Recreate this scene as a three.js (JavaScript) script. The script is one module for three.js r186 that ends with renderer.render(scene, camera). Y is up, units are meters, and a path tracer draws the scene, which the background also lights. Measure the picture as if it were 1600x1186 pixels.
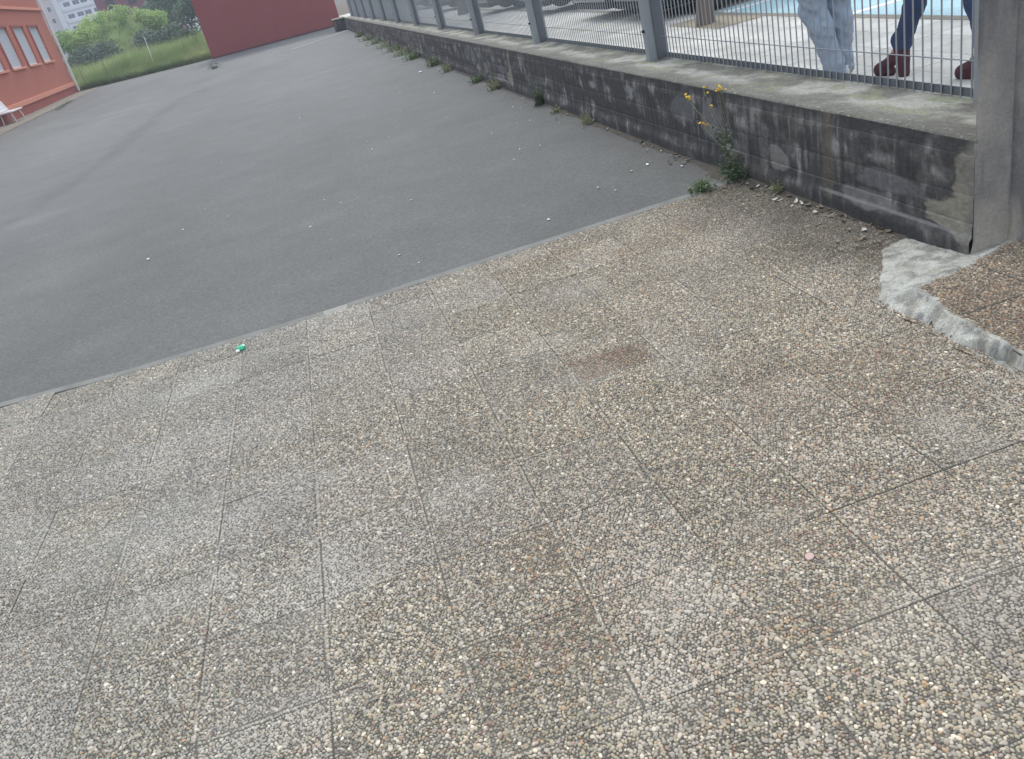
import * as THREE from 'three';
import { mergeGeometries, mergeVertices } from 'three/addons/utils/BufferGeometryUtils.js';
import { RoundedBoxGeometry } from 'three/addons/geometries/RoundedBoxGeometry.js';
import { MarchingCubes } from 'three/addons/objects/MarchingCubes.js';

// ---------------------------------------------------------------- camera, sky, sun, exposure
const scene = new THREE.Scene();
const camera = new THREE.PerspectiveCamera(49.08, 1024 / 759, 0.05, 1500);
{
  const yaw = 7.4753 * Math.PI / 180, pitch = 26.726 * Math.PI / 180, roll = -14.925 * Math.PI / 180;
  const fw = new THREE.Vector3(Math.sin(yaw) * Math.cos(pitch), -Math.sin(pitch), -Math.cos(yaw) * Math.cos(pitch));
  const r0 = new THREE.Vector3(Math.cos(yaw), 0, Math.sin(yaw)), u0 = r0.clone().cross(fw);
  const rt = r0.clone().multiplyScalar(Math.cos(roll)).addScaledVector(u0, Math.sin(roll));
  const up = r0.clone().multiplyScalar(-Math.sin(roll)).addScaledVector(u0, Math.cos(roll));
  camera.position.set(0, 1.62, 0);
  camera.quaternion.setFromRotationMatrix(new THREE.Matrix4().makeBasis(rt, up, fw.clone().negate()));
}
scene.add(camera);
const renderer = new THREE.WebGLRenderer({ antialias: true });
renderer.toneMapping = THREE.LinearToneMapping;
renderer.toneMappingExposure = 1.75;
renderer.shadowMap.enabled = true;
{
  // overcast sky: brighter towards the zenith, faintly blue
  const w = 64, h = 128, d = new Float32Array(w * h * 4);
  for (let j = 0; j < h; j++) {
    const el = Math.sin(((j + 0.5) / h - 0.5) * Math.PI);
    for (let i = 0; i < w; i++) {
      const k = (j * w + i) * 4;
      const L = el > 0 ? 0.5 + 0.5 * el : 0.3;
      const c = el > 0 ? [0.93, 0.985, 1.07] : [0.9, 0.9, 0.9];
      for (let q = 0; q < 3; q++) d[k + q] = L * c[q];
      d[k + 3] = 1;
    }
  }
  const sky = new THREE.DataTexture(d, w, h, THREE.RGBAFormat, THREE.FloatType);
  sky.mapping = THREE.EquirectangularReflectionMapping; sky.magFilter = THREE.LinearFilter; sky.needsUpdate = true;
  scene.background = sky; scene.environment = sky;
}
const sun = new THREE.DirectionalLight(new THREE.Color(1, 0.95, 0.87), 1.1);
sun.position.set(1, 24, -30); sun.target.position.set(0, 0, -6);
sun.castShadow = true; sun.shadow.radius = 24;
Object.assign(sun.shadow.camera, { left: -60, right: 60, top: 70, bottom: -70, near: 1, far: 200 });
scene.add(sun, sun.target);
scene.fog = new THREE.FogExp2(new THREE.Color(0.62, 0.7, 0.86), 0.0019);

// ---------------------------------------------------------------- helpers
function rng(seed) { let a = seed >>> 0; return () => { a = (a + 0x6D2B79F5) >>> 0; let t = a; t = Math.imul(t ^ (t >>> 15), t | 1); t ^= t + Math.imul(t ^ (t >>> 7), t | 61); return ((t ^ (t >>> 14)) >>> 0) / 4294967296; }; }
const hash2 = (x, y, s) => { let h = Math.imul(x | 0, 374761393) ^ Math.imul(y | 0, 668265263) ^ Math.imul(s | 0, 974634721); h = Math.imul(h ^ (h >>> 13), 1274126177); return ((h ^ (h >>> 16)) >>> 0) / 4294967296; };
function vnoise(x, y, s, px = 0, py = 0) {
  let i = Math.floor(x), j = Math.floor(y); const u = x - i, v = y - j;
  let i1 = i + 1, j1 = j + 1;
  if (px) { i = ((i % px) + px) % px; i1 = ((i1 % px) + px) % px; }
  if (py) { j = ((j % py) + py) % py; j1 = ((j1 % py) + py) % py; }
  const a = u * u * (3 - 2 * u), b = v * v * (3 - 2 * v);
  const p = hash2(i, j, s), q = hash2(i1, j, s), r = hash2(i, j1, s), t = hash2(i1, j1, s);
  return p + (q - p) * a + (r - p) * b + (p - q - r + t) * a * b;
}
function fbm(x, y, s, oct = 4, px = 0, py = 0) { let a = 0.5, v = 0, t = 0; for (let o = 0; o < oct; o++) { v += a * vnoise(x, y, s + o, px, py); t += a; x *= 2; y *= 2; px *= 2; py *= 2; a *= 0.5; } return v / t; }
const sm = (a, b, x) => { const t = Math.min(1, Math.max(0, (x - a) / (b - a))); return t * t * (3 - 2 * t); };
const lerp = (a, b, t) => a + (b - a) * t, mix3 = (a, b, t) => [lerp(a[0], b[0], t), lerp(a[1], b[1], t), lerp(a[2], b[2], t)];
const toS = (v) => { v = Math.min(1, Math.max(0, v)); return 255 * (v <= 0.0031308 ? 12.92 * v : 1.055 * Math.pow(v, 1 / 2.4) - 0.055); };
// colour texture (linear colours in, sRGB bytes stored) + bump texture from one function f(u, v) -> [r, g, b, height]
function makeTex(w, h, f) {
  const c = new Uint8Array(w * h * 4), b = new Uint8Array(w * h * 4);
  for (let j = 0; j < h; j++) for (let i = 0; i < w; i++) {
    const [r, g, bl, ht] = f(i / w, j / h), k = (j * w + i) * 4;
    c[k] = toS(r); c[k + 1] = toS(g); c[k + 2] = toS(bl); c[k + 3] = 255;
    const hv = Math.min(255, Math.max(0, (ht ?? 0.5) * 255)); b[k] = b[k + 1] = b[k + 2] = hv; b[k + 3] = 255;
  }
  const mk = (arr, srgb) => { const t = new THREE.DataTexture(arr, w, h, THREE.RGBAFormat); t.wrapS = t.wrapT = THREE.RepeatWrapping; t.magFilter = THREE.LinearFilter; t.minFilter = THREE.LinearMipmapLinearFilter; t.generateMipmaps = true; if (srgb) t.colorSpace = THREE.SRGBColorSpace; t.needsUpdate = true; return t; };
  return { map: mk(c, true), bump: mk(b, false) };
}
function rep(t, u, v) { const o = {}; for (const k of ['map', 'bump']) { o[k] = t[k].clone(); o[k].repeat.set(u, v); o[k].needsUpdate = true; } return o; }
const lin = (r, g, b) => new THREE.Color().setRGB(r, g, b);
function mat(r, g, b, rough = 0.9, extra = {}) { return new THREE.MeshStandardMaterial({ color: lin(r, g, b), roughness: rough, ...extra }); }
const counts = {};
function numbered(n) { const k = counts[n] = (counts[n] ?? -1) + 1; return k ? `${n}_${String(k).padStart(3, '0')}` : n; }
function shadow(o) { o.traverse((m) => { if (m.isMesh) { m.castShadow = true; m.receiveShadow = true; } }); return o; }
function tag(o, label, category, group) { o.userData.label = label; if (category) o.userData.category = category; if (group) o.userData.group = group; return o; }
function thing(name, label, category, pos = [0, 0, 0], turn = 0, group) { const o = new THREE.Group(); o.name = numbered(name); o.position.set(...pos); o.rotation.y = turn; scene.add(o); return tag(o, label, category, group); }
function part(name, geo, m, parent, pos, rot) { const o = new THREE.Mesh(geo, m); o.name = name; o.castShadow = o.receiveShadow = true; if (pos) o.position.set(...pos); if (rot) o.rotation.set(...rot); parent.add(o); return o; }
function struct(name, geo, m, parent = scene) { const o = geo ? new THREE.Mesh(geo, m) : new THREE.Group(); o.name = parent === scene ? numbered(name) : name; o.castShadow = o.receiveShadow = true; if (parent === scene) o.userData.kind = 'structure'; parent.add(o); return o; }
// box between two corners, uv in metres
function bx(x0, y0, z0, x1, y1, z1) {
  const g = new THREE.BoxGeometry(x1 - x0, y1 - y0, z1 - z0); g.translate((x0 + x1) / 2, (y0 + y1) / 2, (z0 + z1) / 2);
  return metreUV(g);
}
function rbx(x0, y0, z0, x1, y1, z1, r = 0.01, s = 2) { const g = new RoundedBoxGeometry(x1 - x0, y1 - y0, z1 - z0, s, r); g.translate((x0 + x1) / 2, (y0 + y1) / 2, (z0 + z1) / 2); return metreUV(g); }
function metreUV(g) {
  const p = g.attributes.position, n = g.attributes.normal, uv = new Float32Array(p.count * 2);
  for (let i = 0; i < p.count; i++) {
    const ax = Math.abs(n.getX(i)), ay = Math.abs(n.getY(i)), az = Math.abs(n.getZ(i));
    if (ay >= ax && ay >= az) { uv[2 * i] = p.getX(i); uv[2 * i + 1] = p.getZ(i); } else if (ax >= az) { uv[2 * i] = p.getZ(i); uv[2 * i + 1] = p.getY(i); } else { uv[2 * i] = p.getX(i); uv[2 * i + 1] = p.getY(i); }
  }
  g.setAttribute('uv', new THREE.BufferAttribute(uv, 2)); return g;
}
const merge = (list) => mergeGeometries(list.map((g) => { const q = g.index ? g.toNonIndexed() : g; for (const k of Object.keys(q.attributes)) if (!['position', 'normal', 'uv'].includes(k)) q.deleteAttribute(k); return q; }));
function tube(pts, r, seg = 12, rad = 6) { return new THREE.TubeGeometry(new THREE.CatmullRomCurve3(pts.map((p) => new THREE.Vector3(...p))), seg, r, rad); }
// a grid of points turned into a mesh: P(i, j) -> [x, y, z, u, v, (r, g, b)]
function gridGeo(nu, nv, P, keep) {
  const pos = [], uv = [], col = [], idx = []; let hasCol = false;
  for (let j = 0; j <= nv; j++) for (let i = 0; i <= nu; i++) { const q = P(i, j); pos.push(q[0], q[1], q[2]); uv.push(q[3], q[4]); if (q.length > 5) { hasCol = true; col.push(q[5], q[6], q[7]); } }
  for (let j = 0; j < nv; j++) for (let i = 0; i < nu; i++) { if (keep && !keep(i, j)) continue; const a = j * (nu + 1) + i, b = a + 1, c = a + nu + 1, d = c + 1; idx.push(a, b, c, b, d, c); }
  const g = new THREE.BufferGeometry(); g.setAttribute('position', new THREE.Float32BufferAttribute(pos, 3)); g.setAttribute('uv', new THREE.Float32BufferAttribute(uv, 2)); if (hasCol) g.setAttribute('color', new THREE.Float32BufferAttribute(col, 3));
  g.setIndex(idx); g.computeVertexNormals(); return g;
}
function segDist(x, y, pts) { let b = 1e9; for (let i = 0; i < pts.length - 1; i++) { const [ax, ay] = pts[i], [cx, cy] = pts[i + 1], dx = cx - ax, dy = cy - ay, t = Math.min(1, Math.max(0, ((x - ax) * dx + (y - ay) * dy) / (dx * dx + dy * dy))); b = Math.min(b, Math.hypot(x - ax - t * dx, y - ay - t * dy)); } return b; }
function inPoly(x, y, P) { let c = false; for (let i = 0, j = P.length - 1; i < P.length; j = i++) { const [xi, yi] = P[i], [xj, yj] = P[j]; if ((yi > y) !== (yj > y) && x < (xj - xi) * (y - yi) / (yj - yi) + xi) c = !c; } return c; }
function interp(pts, x) { if (x <= pts[0][0]) return pts[0][1]; for (let i = 1; i < pts.length; i++) if (x <= pts[i][0]) return lerp(pts[i - 1][1], pts[i][1], (x - pts[i - 1][0]) / (pts[i][0] - pts[i - 1][0])); return pts[pts.length - 1][1]; }

// ---------------------------------------------------------------- materials
const T = {};
T.asphalt = makeTex(1024, 1024, (u, v) => {
  const g = fbm(u * 170, v * 170, 3, 2, 170, 170), m = fbm(u * 6, v * 6, 9, 5, 6, 6), f = vnoise(u * 330, v * 330, 21, 330, 330);
  const c4 = vnoise(u * 110, v * 110, 25, 110, 110);
  let k = 0.112 * (0.46 + 0.56 * g + 0.22 * m + 0.14 * f + 0.24 * c4);
  if (f > 0.94) k *= 1.8; if (f < 0.06) k *= 0.55; if (c4 > 0.94) k *= 1.35;
  return [k * 0.945, k, k * 1.005, 0.25 + 0.5 * g + 0.25 * f];
});
T.concrete = makeTex(512, 512, (u, v) => {
  const m = fbm(u * 5, v * 5, 31, 6, 5, 5), f = fbm(u * 60, v * 60, 33, 3, 60, 60), p = vnoise(u * 90, v * 90, 37, 90, 90);
  let k = 0.62 + 0.5 * m + 0.16 * (f - 0.5); if (p > 0.93) k *= 0.72;
  return [k, k * 0.99, k * 0.965, 0.5 * m + 0.4 * f - (p > 0.93 ? 0.25 : 0)];
});
// weathered coping: pale concrete with green-grey lichen and dark damp patches
T.coping = makeTex(1024, 512, (u, v) => {
  const m = fbm(u * 12, v * 4, 41, 6, 12, 4), l = fbm(u * 20, v * 8, 47, 5, 20, 8), f = fbm(u * 150, v * 60, 43, 2, 150, 60), s = vnoise(u * 190, v * 75, 45, 190, 75);
  let c = mix3([0.31, 0.308, 0.275], [0.13, 0.128, 0.11], sm(0.38, 0.64, m));
  c = mix3(c, [0.2, 0.215, 0.14], 0.75 * sm(0.52, 0.68, l));
  const front = sm(0.16, 0.02, v);
  c = mix3(c, [0.1, 0.1, 0.09], 0.75 * sm(0.3, 0.06, v + 0.2 * (m - 0.5)));
  if (s > 0.8) c = mix3(c, [0.36, 0.365, 0.33], (0.3 + 0.3 * front) * sm(0.8, 0.95, s));
  if (s < 0.1) c = mix3(c, [0.06, 0.06, 0.055], 0.5);
  const k = 0.8 + 0.4 * f; return [c[0] * k, c[1] * k, c[2] * k, 0.3 * f + 0.4 * m + 0.3 * s];
});
// the blackened face of the low wall: u runs 8 m along it, v runs its height
T.wall = makeTex(2048, 512, (u, v) => {
  const big = fbm(u * 14, v * 2, 51, 6, 14, 2), str = fbm(u * 90, v * 3, 55, 4, 90, 3), mid = fbm(u * 40, v * 6, 59, 5, 40, 6), f = fbm(u * 400, v * 40, 61, 2, 400, 40);
  let c = [0.044, 0.0435, 0.044];
  const pale = sm(0.49, 0.72, 0.5 * mid + 0.42 * str + 0.25 * big - 0.06);
  c = mix3(c, [0.145, 0.142, 0.137], pale * 0.85); c = mix3(c, [0.085, 0.084, 0.083], 0.6 * sm(0.45, 0.6, str) * sm(0.4, 0.6, mid));
  c = mix3(c, [0.25, 0.25, 0.25], 0.8 * sm(0.6, 0.74, str * 0.6 + mid * 0.4 + 0.05 * big));
  c = mix3(c, [0.09, 0.088, 0.075], 0.5 * sm(0.55, 0.75, big));
  const dr = fbm(u * 260, v * 2.2, 63, 3, 260, 0), po = vnoise(u * 700, v * 46, 67, 700, 46);
  c = mix3(c, [0.16, 0.16, 0.163], 0.55 * sm(0.56, 0.74, dr) * sm(0.35, 0.6, big)); c = mix3(c, [0.022, 0.022, 0.025], 0.6 * sm(0.56, 0.72, 1 - dr)); if (po > 0.93) c = mix3(c, [0.02, 0.02, 0.02], 0.6);
  // damp dark line low down, dark drip line under the coping
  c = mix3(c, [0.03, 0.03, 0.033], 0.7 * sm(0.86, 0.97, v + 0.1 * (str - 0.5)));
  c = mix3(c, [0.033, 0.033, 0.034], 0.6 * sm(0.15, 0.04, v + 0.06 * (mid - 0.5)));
  const z = -u * 8;   // unique marks near the gate pillar: u = 1 at z = -2.89, one tile is 8 m
  const zz = -2.89 - (1 - u) * 8, y = v * 0.52;
  const blob = (cz, cy, rz, ry, n = 0.5) => { const d = Math.hypot((zz - cz) / rz, (y - cy) / ry) + n * (mid - 0.5) * 2.4 + 0.3 * (str - 0.5); return sm(1.1, 0.75, d); };
  c = mix3(c, [0.25, 0.24, 0.195], 0.85 * blob(-2.99, 0.17, 0.15, 0.11, 1.1) * (0.5 + 0.9 * mid));
  c = mix3(c, [0.2, 0.19, 0.16], 0.7 * blob(-2.93, 0.3, 0.08, 0.17, 1.0)); c = mix3(c, [0.16, 0.155, 0.14], 0.7 * sm(-2.97, -2.91, zz + 0.1 * (mid - 0.5)));
  c = mix3(c, [0.19, 0.19, 0.185], 0.6 * blob(-3.55, 0.13, 0.22, 0.05));
  c = mix3(c, [0.1, 0.088, 0.072], 0.7 * blob(-3.94, 0.34, 0.06, 0.2, 0.7));
  c = mix3(c, [0.22, 0.22, 0.21], 0.6 * blob(-4.42, 0.2, 0.1, 0.06, 1.2));
  c = mix3(c, [0.14, 0.14, 0.15], 0.6 * blob(-3.45, 0.24, 0.26, 0.06));
  c = mix3(c, [0.17, 0.17, 0.18], 0.6 * blob(-5.3, 0.3, 0.12, 0.13));
  c = mix3(c, [0.12, 0.12, 0.13], 0.7 * blob(-5.75, 0.33, 0.2, 0.1));
  c = mix3(c, [0.21, 0.21, 0.21], 0.7 * sm(0.012, 0.004, Math.abs(y - 0.105 - 0.01 * (mid - 0.5))) * sm(-4.1, -3.9, zz));
  const k = 0.75 + 0.5 * f; return [c[0] * k, c[1] * k, c[2] * k, 0.35 * mid + 0.35 * f + 0.3 * str];
});
T.pillar = makeTex(512, 1024, (u, v) => {
  const s = fbm(u * 14, v * 5, 71, 5, 14, 5), m = fbm(u * 4, v * 6, 73, 5, 4, 6), f = fbm(u * 120, v * 200, 75, 2, 120, 200);
  let c = mix3([0.165, 0.162, 0.16], [0.28, 0.268, 0.245], sm(0.35, 0.7, m)); c = mix3(c, [0.27, 0.255, 0.22], 0.7 * sm(0.16, 0.05, v + 0.1 * (m - 0.5)));
  c = mix3(c, [0.1, 0.1, 0.108], 0.7 * sm(0.5, 0.7, s)); c = mix3(c, [0.32, 0.32, 0.31], 0.5 * sm(0.66, 0.8, s * 0.6 + m * 0.4));
  const k = 0.86 + 0.28 * f; return [c[0] * k, c[1] * k, c[2] * k, 0.4 * f + 0.5 * m];
});
T.cement = makeTex(512, 512, (u, v) => {
  const a = fbm(u * 9, v * 9 , 81, 6, 9, 9), m = fbm(u * 7, v * 7, 83, 6, 7, 7), f = fbm(u * 80, v * 80, 85, 3, 80, 80), p = vnoise(u * 60, v * 60, 87, 60, 60);
  let c = mix3([0.36, 0.362, 0.33], [0.19, 0.195, 0.185], sm(0.34, 0.72, a)); c = mix3(c, [0.42, 0.425, 0.39], 0.85 * sm(0.42, 0.72, m)); c = mix3(c, [0.2, 0.185, 0.145], 0.55 * sm(0.45, 0.75, fbm(u * 8, v * 8, 89, 5, 8, 8))); c = mix3(c, [0.1, 0.105, 0.11], 0.5 * sm(0.72, 0.9, p) * sm(0.4, 0.6, a));
  const k = 0.62 + 0.76 * f; return [c[0] * k, c[1] * k, c[2] * k, 0.5 * a + 0.3 * f + 0.2 * m];
});
T.plaster = makeTex(512, 512, (u, v) => {
  const m = fbm(u * 4, v * 4, 91, 6, 4, 4), s = fbm(u * 30, v * 4, 93, 4, 30, 4), f = fbm(u * 90, v * 90, 95, 2, 90, 90), k = 0.72 + 0.32 * m + 0.14 * s + 0.12 * f; return [k, k, k, 0.5 * f + 0.5 * m];
});
T.denim = makeTex(256, 256, (u, v) => { const w = 0.5 + 0.5 * Math.sin((u * 64 + v * 64) * Math.PI * 2), m = fbm(u * 6, v * 6, 101, 5, 6, 6), k = 0.66 + 0.12 * w + 0.45 * m; return [k, k, k, 0.5 * w + 0.5 * m]; });
T.bark = makeTex(256, 512, (u, v) => { const m = 0.6 * fbm(u * 9, v * 7, 111, 5, 9, 7) + 0.4 * fbm(u * 4, v * 9, 115, 4, 4, 9), k = 0.3 + 1.3 * m; return [k, k * 0.95, k * 0.9, m]; });

const M = {};
{
  const a = T.asphalt;
  M.asphalt = new THREE.MeshStandardMaterial({ map: a.map, bumpMap: a.bump, bumpScale: 0.004, roughness: 0.86, vertexColors: true });
  const co = (r, g, b, u = 1, v = 1, bump = 0.003, t = T.concrete) => { const q = rep(t, u, v); return new THREE.MeshStandardMaterial({ color: lin(r, g, b), map: q.map, bumpMap: q.bump, bumpScale: bump, roughness: 0.92 }); };
  M.kerb = co(0.195, 0.2, 0.195, 1.6, 1.6, 0.002);
  M.kerbPale = co(0.32, 0.32, 0.31, 1.6, 1.6, 0.001);
  M.walk = co(0.6, 0.6, 0.58, 0.8, 0.8, 0.001);
  M.walkB = co(0.55, 0.55, 0.53, 0.8, 0.8, 0.001);
  M.walkC = co(0.64, 0.64, 0.62, 0.8, 0.8, 0.001);
  M.strip = co(0.26, 0.24, 0.2, 0.6, 0.6);
  M.matrix = [0.125, 0.14, 0.115, 0.15].map((k) => co(k * 1.06, k, k * 0.86, 3, 3, 0.004));
  M.coping = new THREE.MeshStandardMaterial({ map: T.coping.map, bumpMap: T.coping.bump, bumpScale: 0.008, roughness: 0.95 });
  M.wall = new THREE.MeshStandardMaterial({ map: T.wall.map, bumpMap: T.wall.bump, bumpScale: 0.006, roughness: 0.92 });
  { const q = rep(T.pillar, 1.1, 0.55); M.pillar = new THREE.MeshStandardMaterial({ map: q.map, bumpMap: q.bump, bumpScale: 0.004, roughness: 0.92 }); }
  { const q = rep(T.cement, 2.6, 2.6); M.cement = new THREE.MeshStandardMaterial({ map: q.map, bumpMap: q.bump, bumpScale: 0.014, roughness: 0.9 }); }
  M.redWall = co(0.245, 0.066, 0.065, 0.3, 0.22, 0.002, T.plaster);
  M.orange = co(0.47, 0.158, 0.108, 0.3, 0.3, 0.002, T.plaster);
  M.orangeDark = co(0.36, 0.1, 0.075, 0.3, 0.3, 0.002, T.plaster);
  M.salmon = co(0.68, 0.29, 0.2, 0.3, 0.3, 0.002, T.plaster);
  M.galv = mat(0.27, 0.295, 0.315, 0.55, { metalness: 0.25 });
  M.galvDark = mat(0.12, 0.132, 0.15, 0.6, { metalness: 0.25 });
  M.wire = mat(0.24, 0.26, 0.29, 0.5, { metalness: 0.3 });
  M.bolt = mat(0.04, 0.04, 0.045, 0.5, { metalness: 0.5 });
  M.white = mat(0.75, 0.76, 0.78, 0.6);
  M.dirt = co(0.12, 0.095, 0.06, 0.5, 0.5, 0.01);
  M.soil = co(0.36, 0.31, 0.23, 1, 1, 0.01);
  M.litterSoil = co(0.075, 0.068, 0.056, 4, 4, 0.008);
  M.road = co(0.42, 0.42, 0.43, 0.4, 0.4);
  M.blue = co(0.4, 0.6, 0.7, 0.5, 0.5);
  M.blackRubber = mat(0.016, 0.016, 0.018, 0.8);
  M.rim = mat(0.28, 0.28, 0.3, 0.4, { metalness: 0.6 });
  M.glassDark = mat(0.02, 0.025, 0.03, 0.08);
  M.barkM = (() => { const q = rep(T.bark, 1, 2); return new THREE.MeshStandardMaterial({ color: lin(0.15, 0.122, 0.112), map: q.map, bumpMap: q.bump, bumpScale: 0.012, roughness: 0.95 }); })();
}
const leafMat = (r, g, b, vc = true) => new THREE.MeshPhysicalMaterial({ color: lin(r, g, b), roughness: 0.75, side: THREE.DoubleSide, vertexColors: vc, transmission: 0.0 });

// ---------------------------------------------------------------- ground
{
  const g = new THREE.CircleGeometry(900, 64); g.rotateX(-Math.PI / 2); const p = g.attributes.position, uv = g.attributes.uv; for (let i = 0; i < p.count; i++) uv.setXY(i, p.getX(i), p.getZ(i));
  g.translate(0, -0.09, 0); struct('ground', g, M.dirt);
}
// asphalt playground
const edgePts = [[-40, -5.9], [-4, -5.35], [-3, -5.1], [-2.31, -4.99], [-1.65, -4.885], [-1.1, -4.865], [-0.69, -4.85], [-0.3, -4.828], [0.185, -4.86], [0.68, -4.88], [1.28, -4.888], [2.04, -4.895], [2.5, -4.95]];
const edgeZ = (x) => interp(edgePts, x);
{
  const nu = 150, nv = 190, endZ = (x) => x > -5 ? -54.4 : lerp(-54.4, -60.5, Math.min(1, (-5 - x) / 9));
  const streak = [[-3.2, -29.2], [-3.7, -27.2], [-3.93, -23.5], [-3.96, -20.2], [-3.9, -17.3], [-4.04, -14.8], [-4.2, -13.1], [-4.6, -10.8]];
  const streak2 = [[-3.34, -28.7], [-4.6, -29.6], [-7.2, -31.2]];
  const band = [[-13.4, -34.6], [-11, -34], [-7.85, -30.6], [-5.67, -29.6], [-3.3, -29.6], [-2.4, -32.5], [-1, -36]];
  const g = gridGeo(nu, nv, (i, j) => {
    const s = i / nu, x = lerp(-30, 2.46, 1 - Math.pow(1 - s, 1.5)), t = Math.pow(j / nv, 2.1), z = lerp(edgeZ(x), endZ(x), t);
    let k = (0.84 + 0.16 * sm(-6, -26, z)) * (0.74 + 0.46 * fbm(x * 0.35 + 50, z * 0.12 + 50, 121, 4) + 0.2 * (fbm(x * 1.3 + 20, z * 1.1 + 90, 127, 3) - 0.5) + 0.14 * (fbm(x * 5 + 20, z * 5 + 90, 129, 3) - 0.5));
    const w = 0.5 * (fbm(x * 1.1 + 9, z * 0.7 + 70, 131, 3) - 0.5);
    k *= 1 - 0.2 * sm(0.32, 0.02, segDist(x, z, streak) + 0.7 * w) - 0.16 * sm(0.25, 0.03, segDist(x, z, streak2)); k *= 1 + 0.22 * sm(1.2, 0.3, Math.hypot((x + 4.2) / 0.7, (z + 11.9) / 0.4) + w);
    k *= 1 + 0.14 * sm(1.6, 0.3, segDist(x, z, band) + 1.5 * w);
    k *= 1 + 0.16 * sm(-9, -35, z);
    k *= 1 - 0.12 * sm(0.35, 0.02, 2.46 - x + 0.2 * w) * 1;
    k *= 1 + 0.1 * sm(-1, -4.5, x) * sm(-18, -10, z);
    const warm = 0.03 * (fbm(x * 0.8 + 3, z * 0.5 + 44, 133, 3) - 0.5) + 0.018 * sm(-12, -5, z);
    const y = -0.014 + 0.006 * (fbm(x * 1.2 + 7, z * 0.9 + 70, 139, 3) - 0.5);
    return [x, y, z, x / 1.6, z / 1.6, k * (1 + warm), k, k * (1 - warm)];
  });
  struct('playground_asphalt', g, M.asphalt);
}
// ---------------------------------------------------------------- pebble-washed paving
const pavement = struct('pavement', null, null);
struct('sand_bed', metreUV(new THREE.PlaneGeometry(14, 10, 1, 1).rotateX(-Math.PI / 2).translate(-3, -0.0015, 0.16)), M.matrix[3], pavement);
const SX = 0.372, SZ = 0.399, X0 = -0.092, Z0 = -2.947;
const slabsOut = [];
{
  const R = rng(11);
  const raisedKeep = (x0, x1, z0, z1) => !(x0 > 1.95 && z1 > -2.74);
  for (let r = -5; r <= 6; r++) for (let c = -10; c <= 6; c++) {
    const x0 = X0 + c * SX, x1 = x0 + SX; let z1 = Z0 + r * SZ + SZ, z0 = z1 - SZ;
    if (r === -5) { z0 = (edgeZ(x0) + edgeZ(x1)) / 2 + 0.085; if (x0 < -2.2) z0 -= 0.0; }
    if (x0 > 2.4 || z1 > 1.3 || z1 < z0 + 0.05) continue;
    if (!raisedKeep(x0, x1, z0, z1)) continue;
    if (x1 < -3.9) continue;
    const gap = 0.0008 + 0.0006 * R();
    const xr = Math.min(x1, 2.44);
    const g = bx(x0 + gap, -0.045, z0 + gap, xr - gap, 0, z1 - gap);
    const dy = 0.0024 * (R() - 0.5), s = part('paving_slab', g, M.matrix[Math.floor(R() * 4)], pavement, [0, dy, 0]);
    slabsOut.push({ x0: x0 + gap, x1: xr - gap, z0: z0 + gap, z1: z1 - gap, ez: 0.0046 + 0.0016 * R(), y: dy, mesh: s, warm: R(), film: R(), dark: R(), tilt: (R() - 0.5) * 0.004 });
  }
}
// the strip of narrow concrete edging stones against the asphalt
{
  const R = rng(17); let x = -4.0;
  while (x < 2.36) {
    const pale = Math.abs(x + 0.36) < 1e-6, want = pale ? 0.15 : 0.42 + 0.3 * R(), L = x < -0.37 && x + want > -0.5 ? -0.36 - x : Math.min(want, 2.42 - x), x1 = x + L;
    const q = [[x + 0.002, edgeZ(x) + 0.012], [x1 - 0.002, edgeZ(x1) + 0.012], [x1 - 0.002, edgeZ(x1) + 0.079], [x + 0.002, edgeZ(x) + 0.079]];
    const jit = () => (R() - 0.5) * 0.006;
    const pts = []; for (let i = 0; i <= 6; i++) pts.push([lerp(q[0][0], q[1][0], i / 6), lerp(q[0][1], q[1][1], i / 6) + jit()]); pts.push(q[2], q[3]);
    const sh = new THREE.Shape(pts.map((p) => new THREE.Vector2(p[0], -p[1])));
    const g = new THREE.ExtrudeGeometry(sh, { depth: 0.05, bevelEnabled: true, bevelThickness: 0.003, bevelSize: 0.002, bevelSegments: 1 }); g.rotateX(-Math.PI / 2); g.translate(0, -0.052 + 0.003 * R(), 0);
    part('kerb_stone', metreUV(g), pale ? M.kerbPale : M.kerb, pavement); x = x1;
  }
}
// raised corner of the old pavement by the gate pillar, with its cement fillet
const raisedPolys = [
  [[2.035, -2.735], [2.34, -2.795], [2.35, -2.43], [1.975, -2.43]],
  [[2.345, -2.797], [2.57, -2.86], [2.75, -2.85], [2.75, -2.43], [2.355, -2.43]],
  [[1.972, -2.425], [2.35, -2.425], [2.355, -2.03], [1.955, -2.03]], [[2.355, -2.425], [2.75, -2.425], [2.75, -2.03], [2.36, -2.03]],
  [[1.952, -2.025], [2.355, -2.025], [2.36, -1.63], [1.955, -1.63]], [[2.36, -2.025], [2.75, -2.025], [2.75, -1.63], [2.365, -1.63]],
  [[1.953, -1.625], [2.36, -1.625], [2.36, -1.23], [1.955, -1.23]], [[2.365, -1.625], [2.75, -1.625], [2.75, -1.23], [2.365, -1.23]],
  [[2.755, -2.85], [3.15, -2.85], [3.15, -2.43], [2.755, -2.43]], [[2.755, -2.425], [3.15, -2.425], [3.15, -2.03], [2.755, -2.03]], [[2.755, -2.025], [3.15, -2.025], [3.15, -1.63], [2.755, -1.63]],
];
const raisedHull = [[2.035, -2.735], [2.34, -2.795], [2.57, -2.86], [3.2, -2.86], [3.2, -1.2], [1.953, -1.2], [1.953, -2.03], [1.972, -2.42]];
const RAISED = 0.05;
const raised = struct('raised_pavement', null, null);
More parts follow.
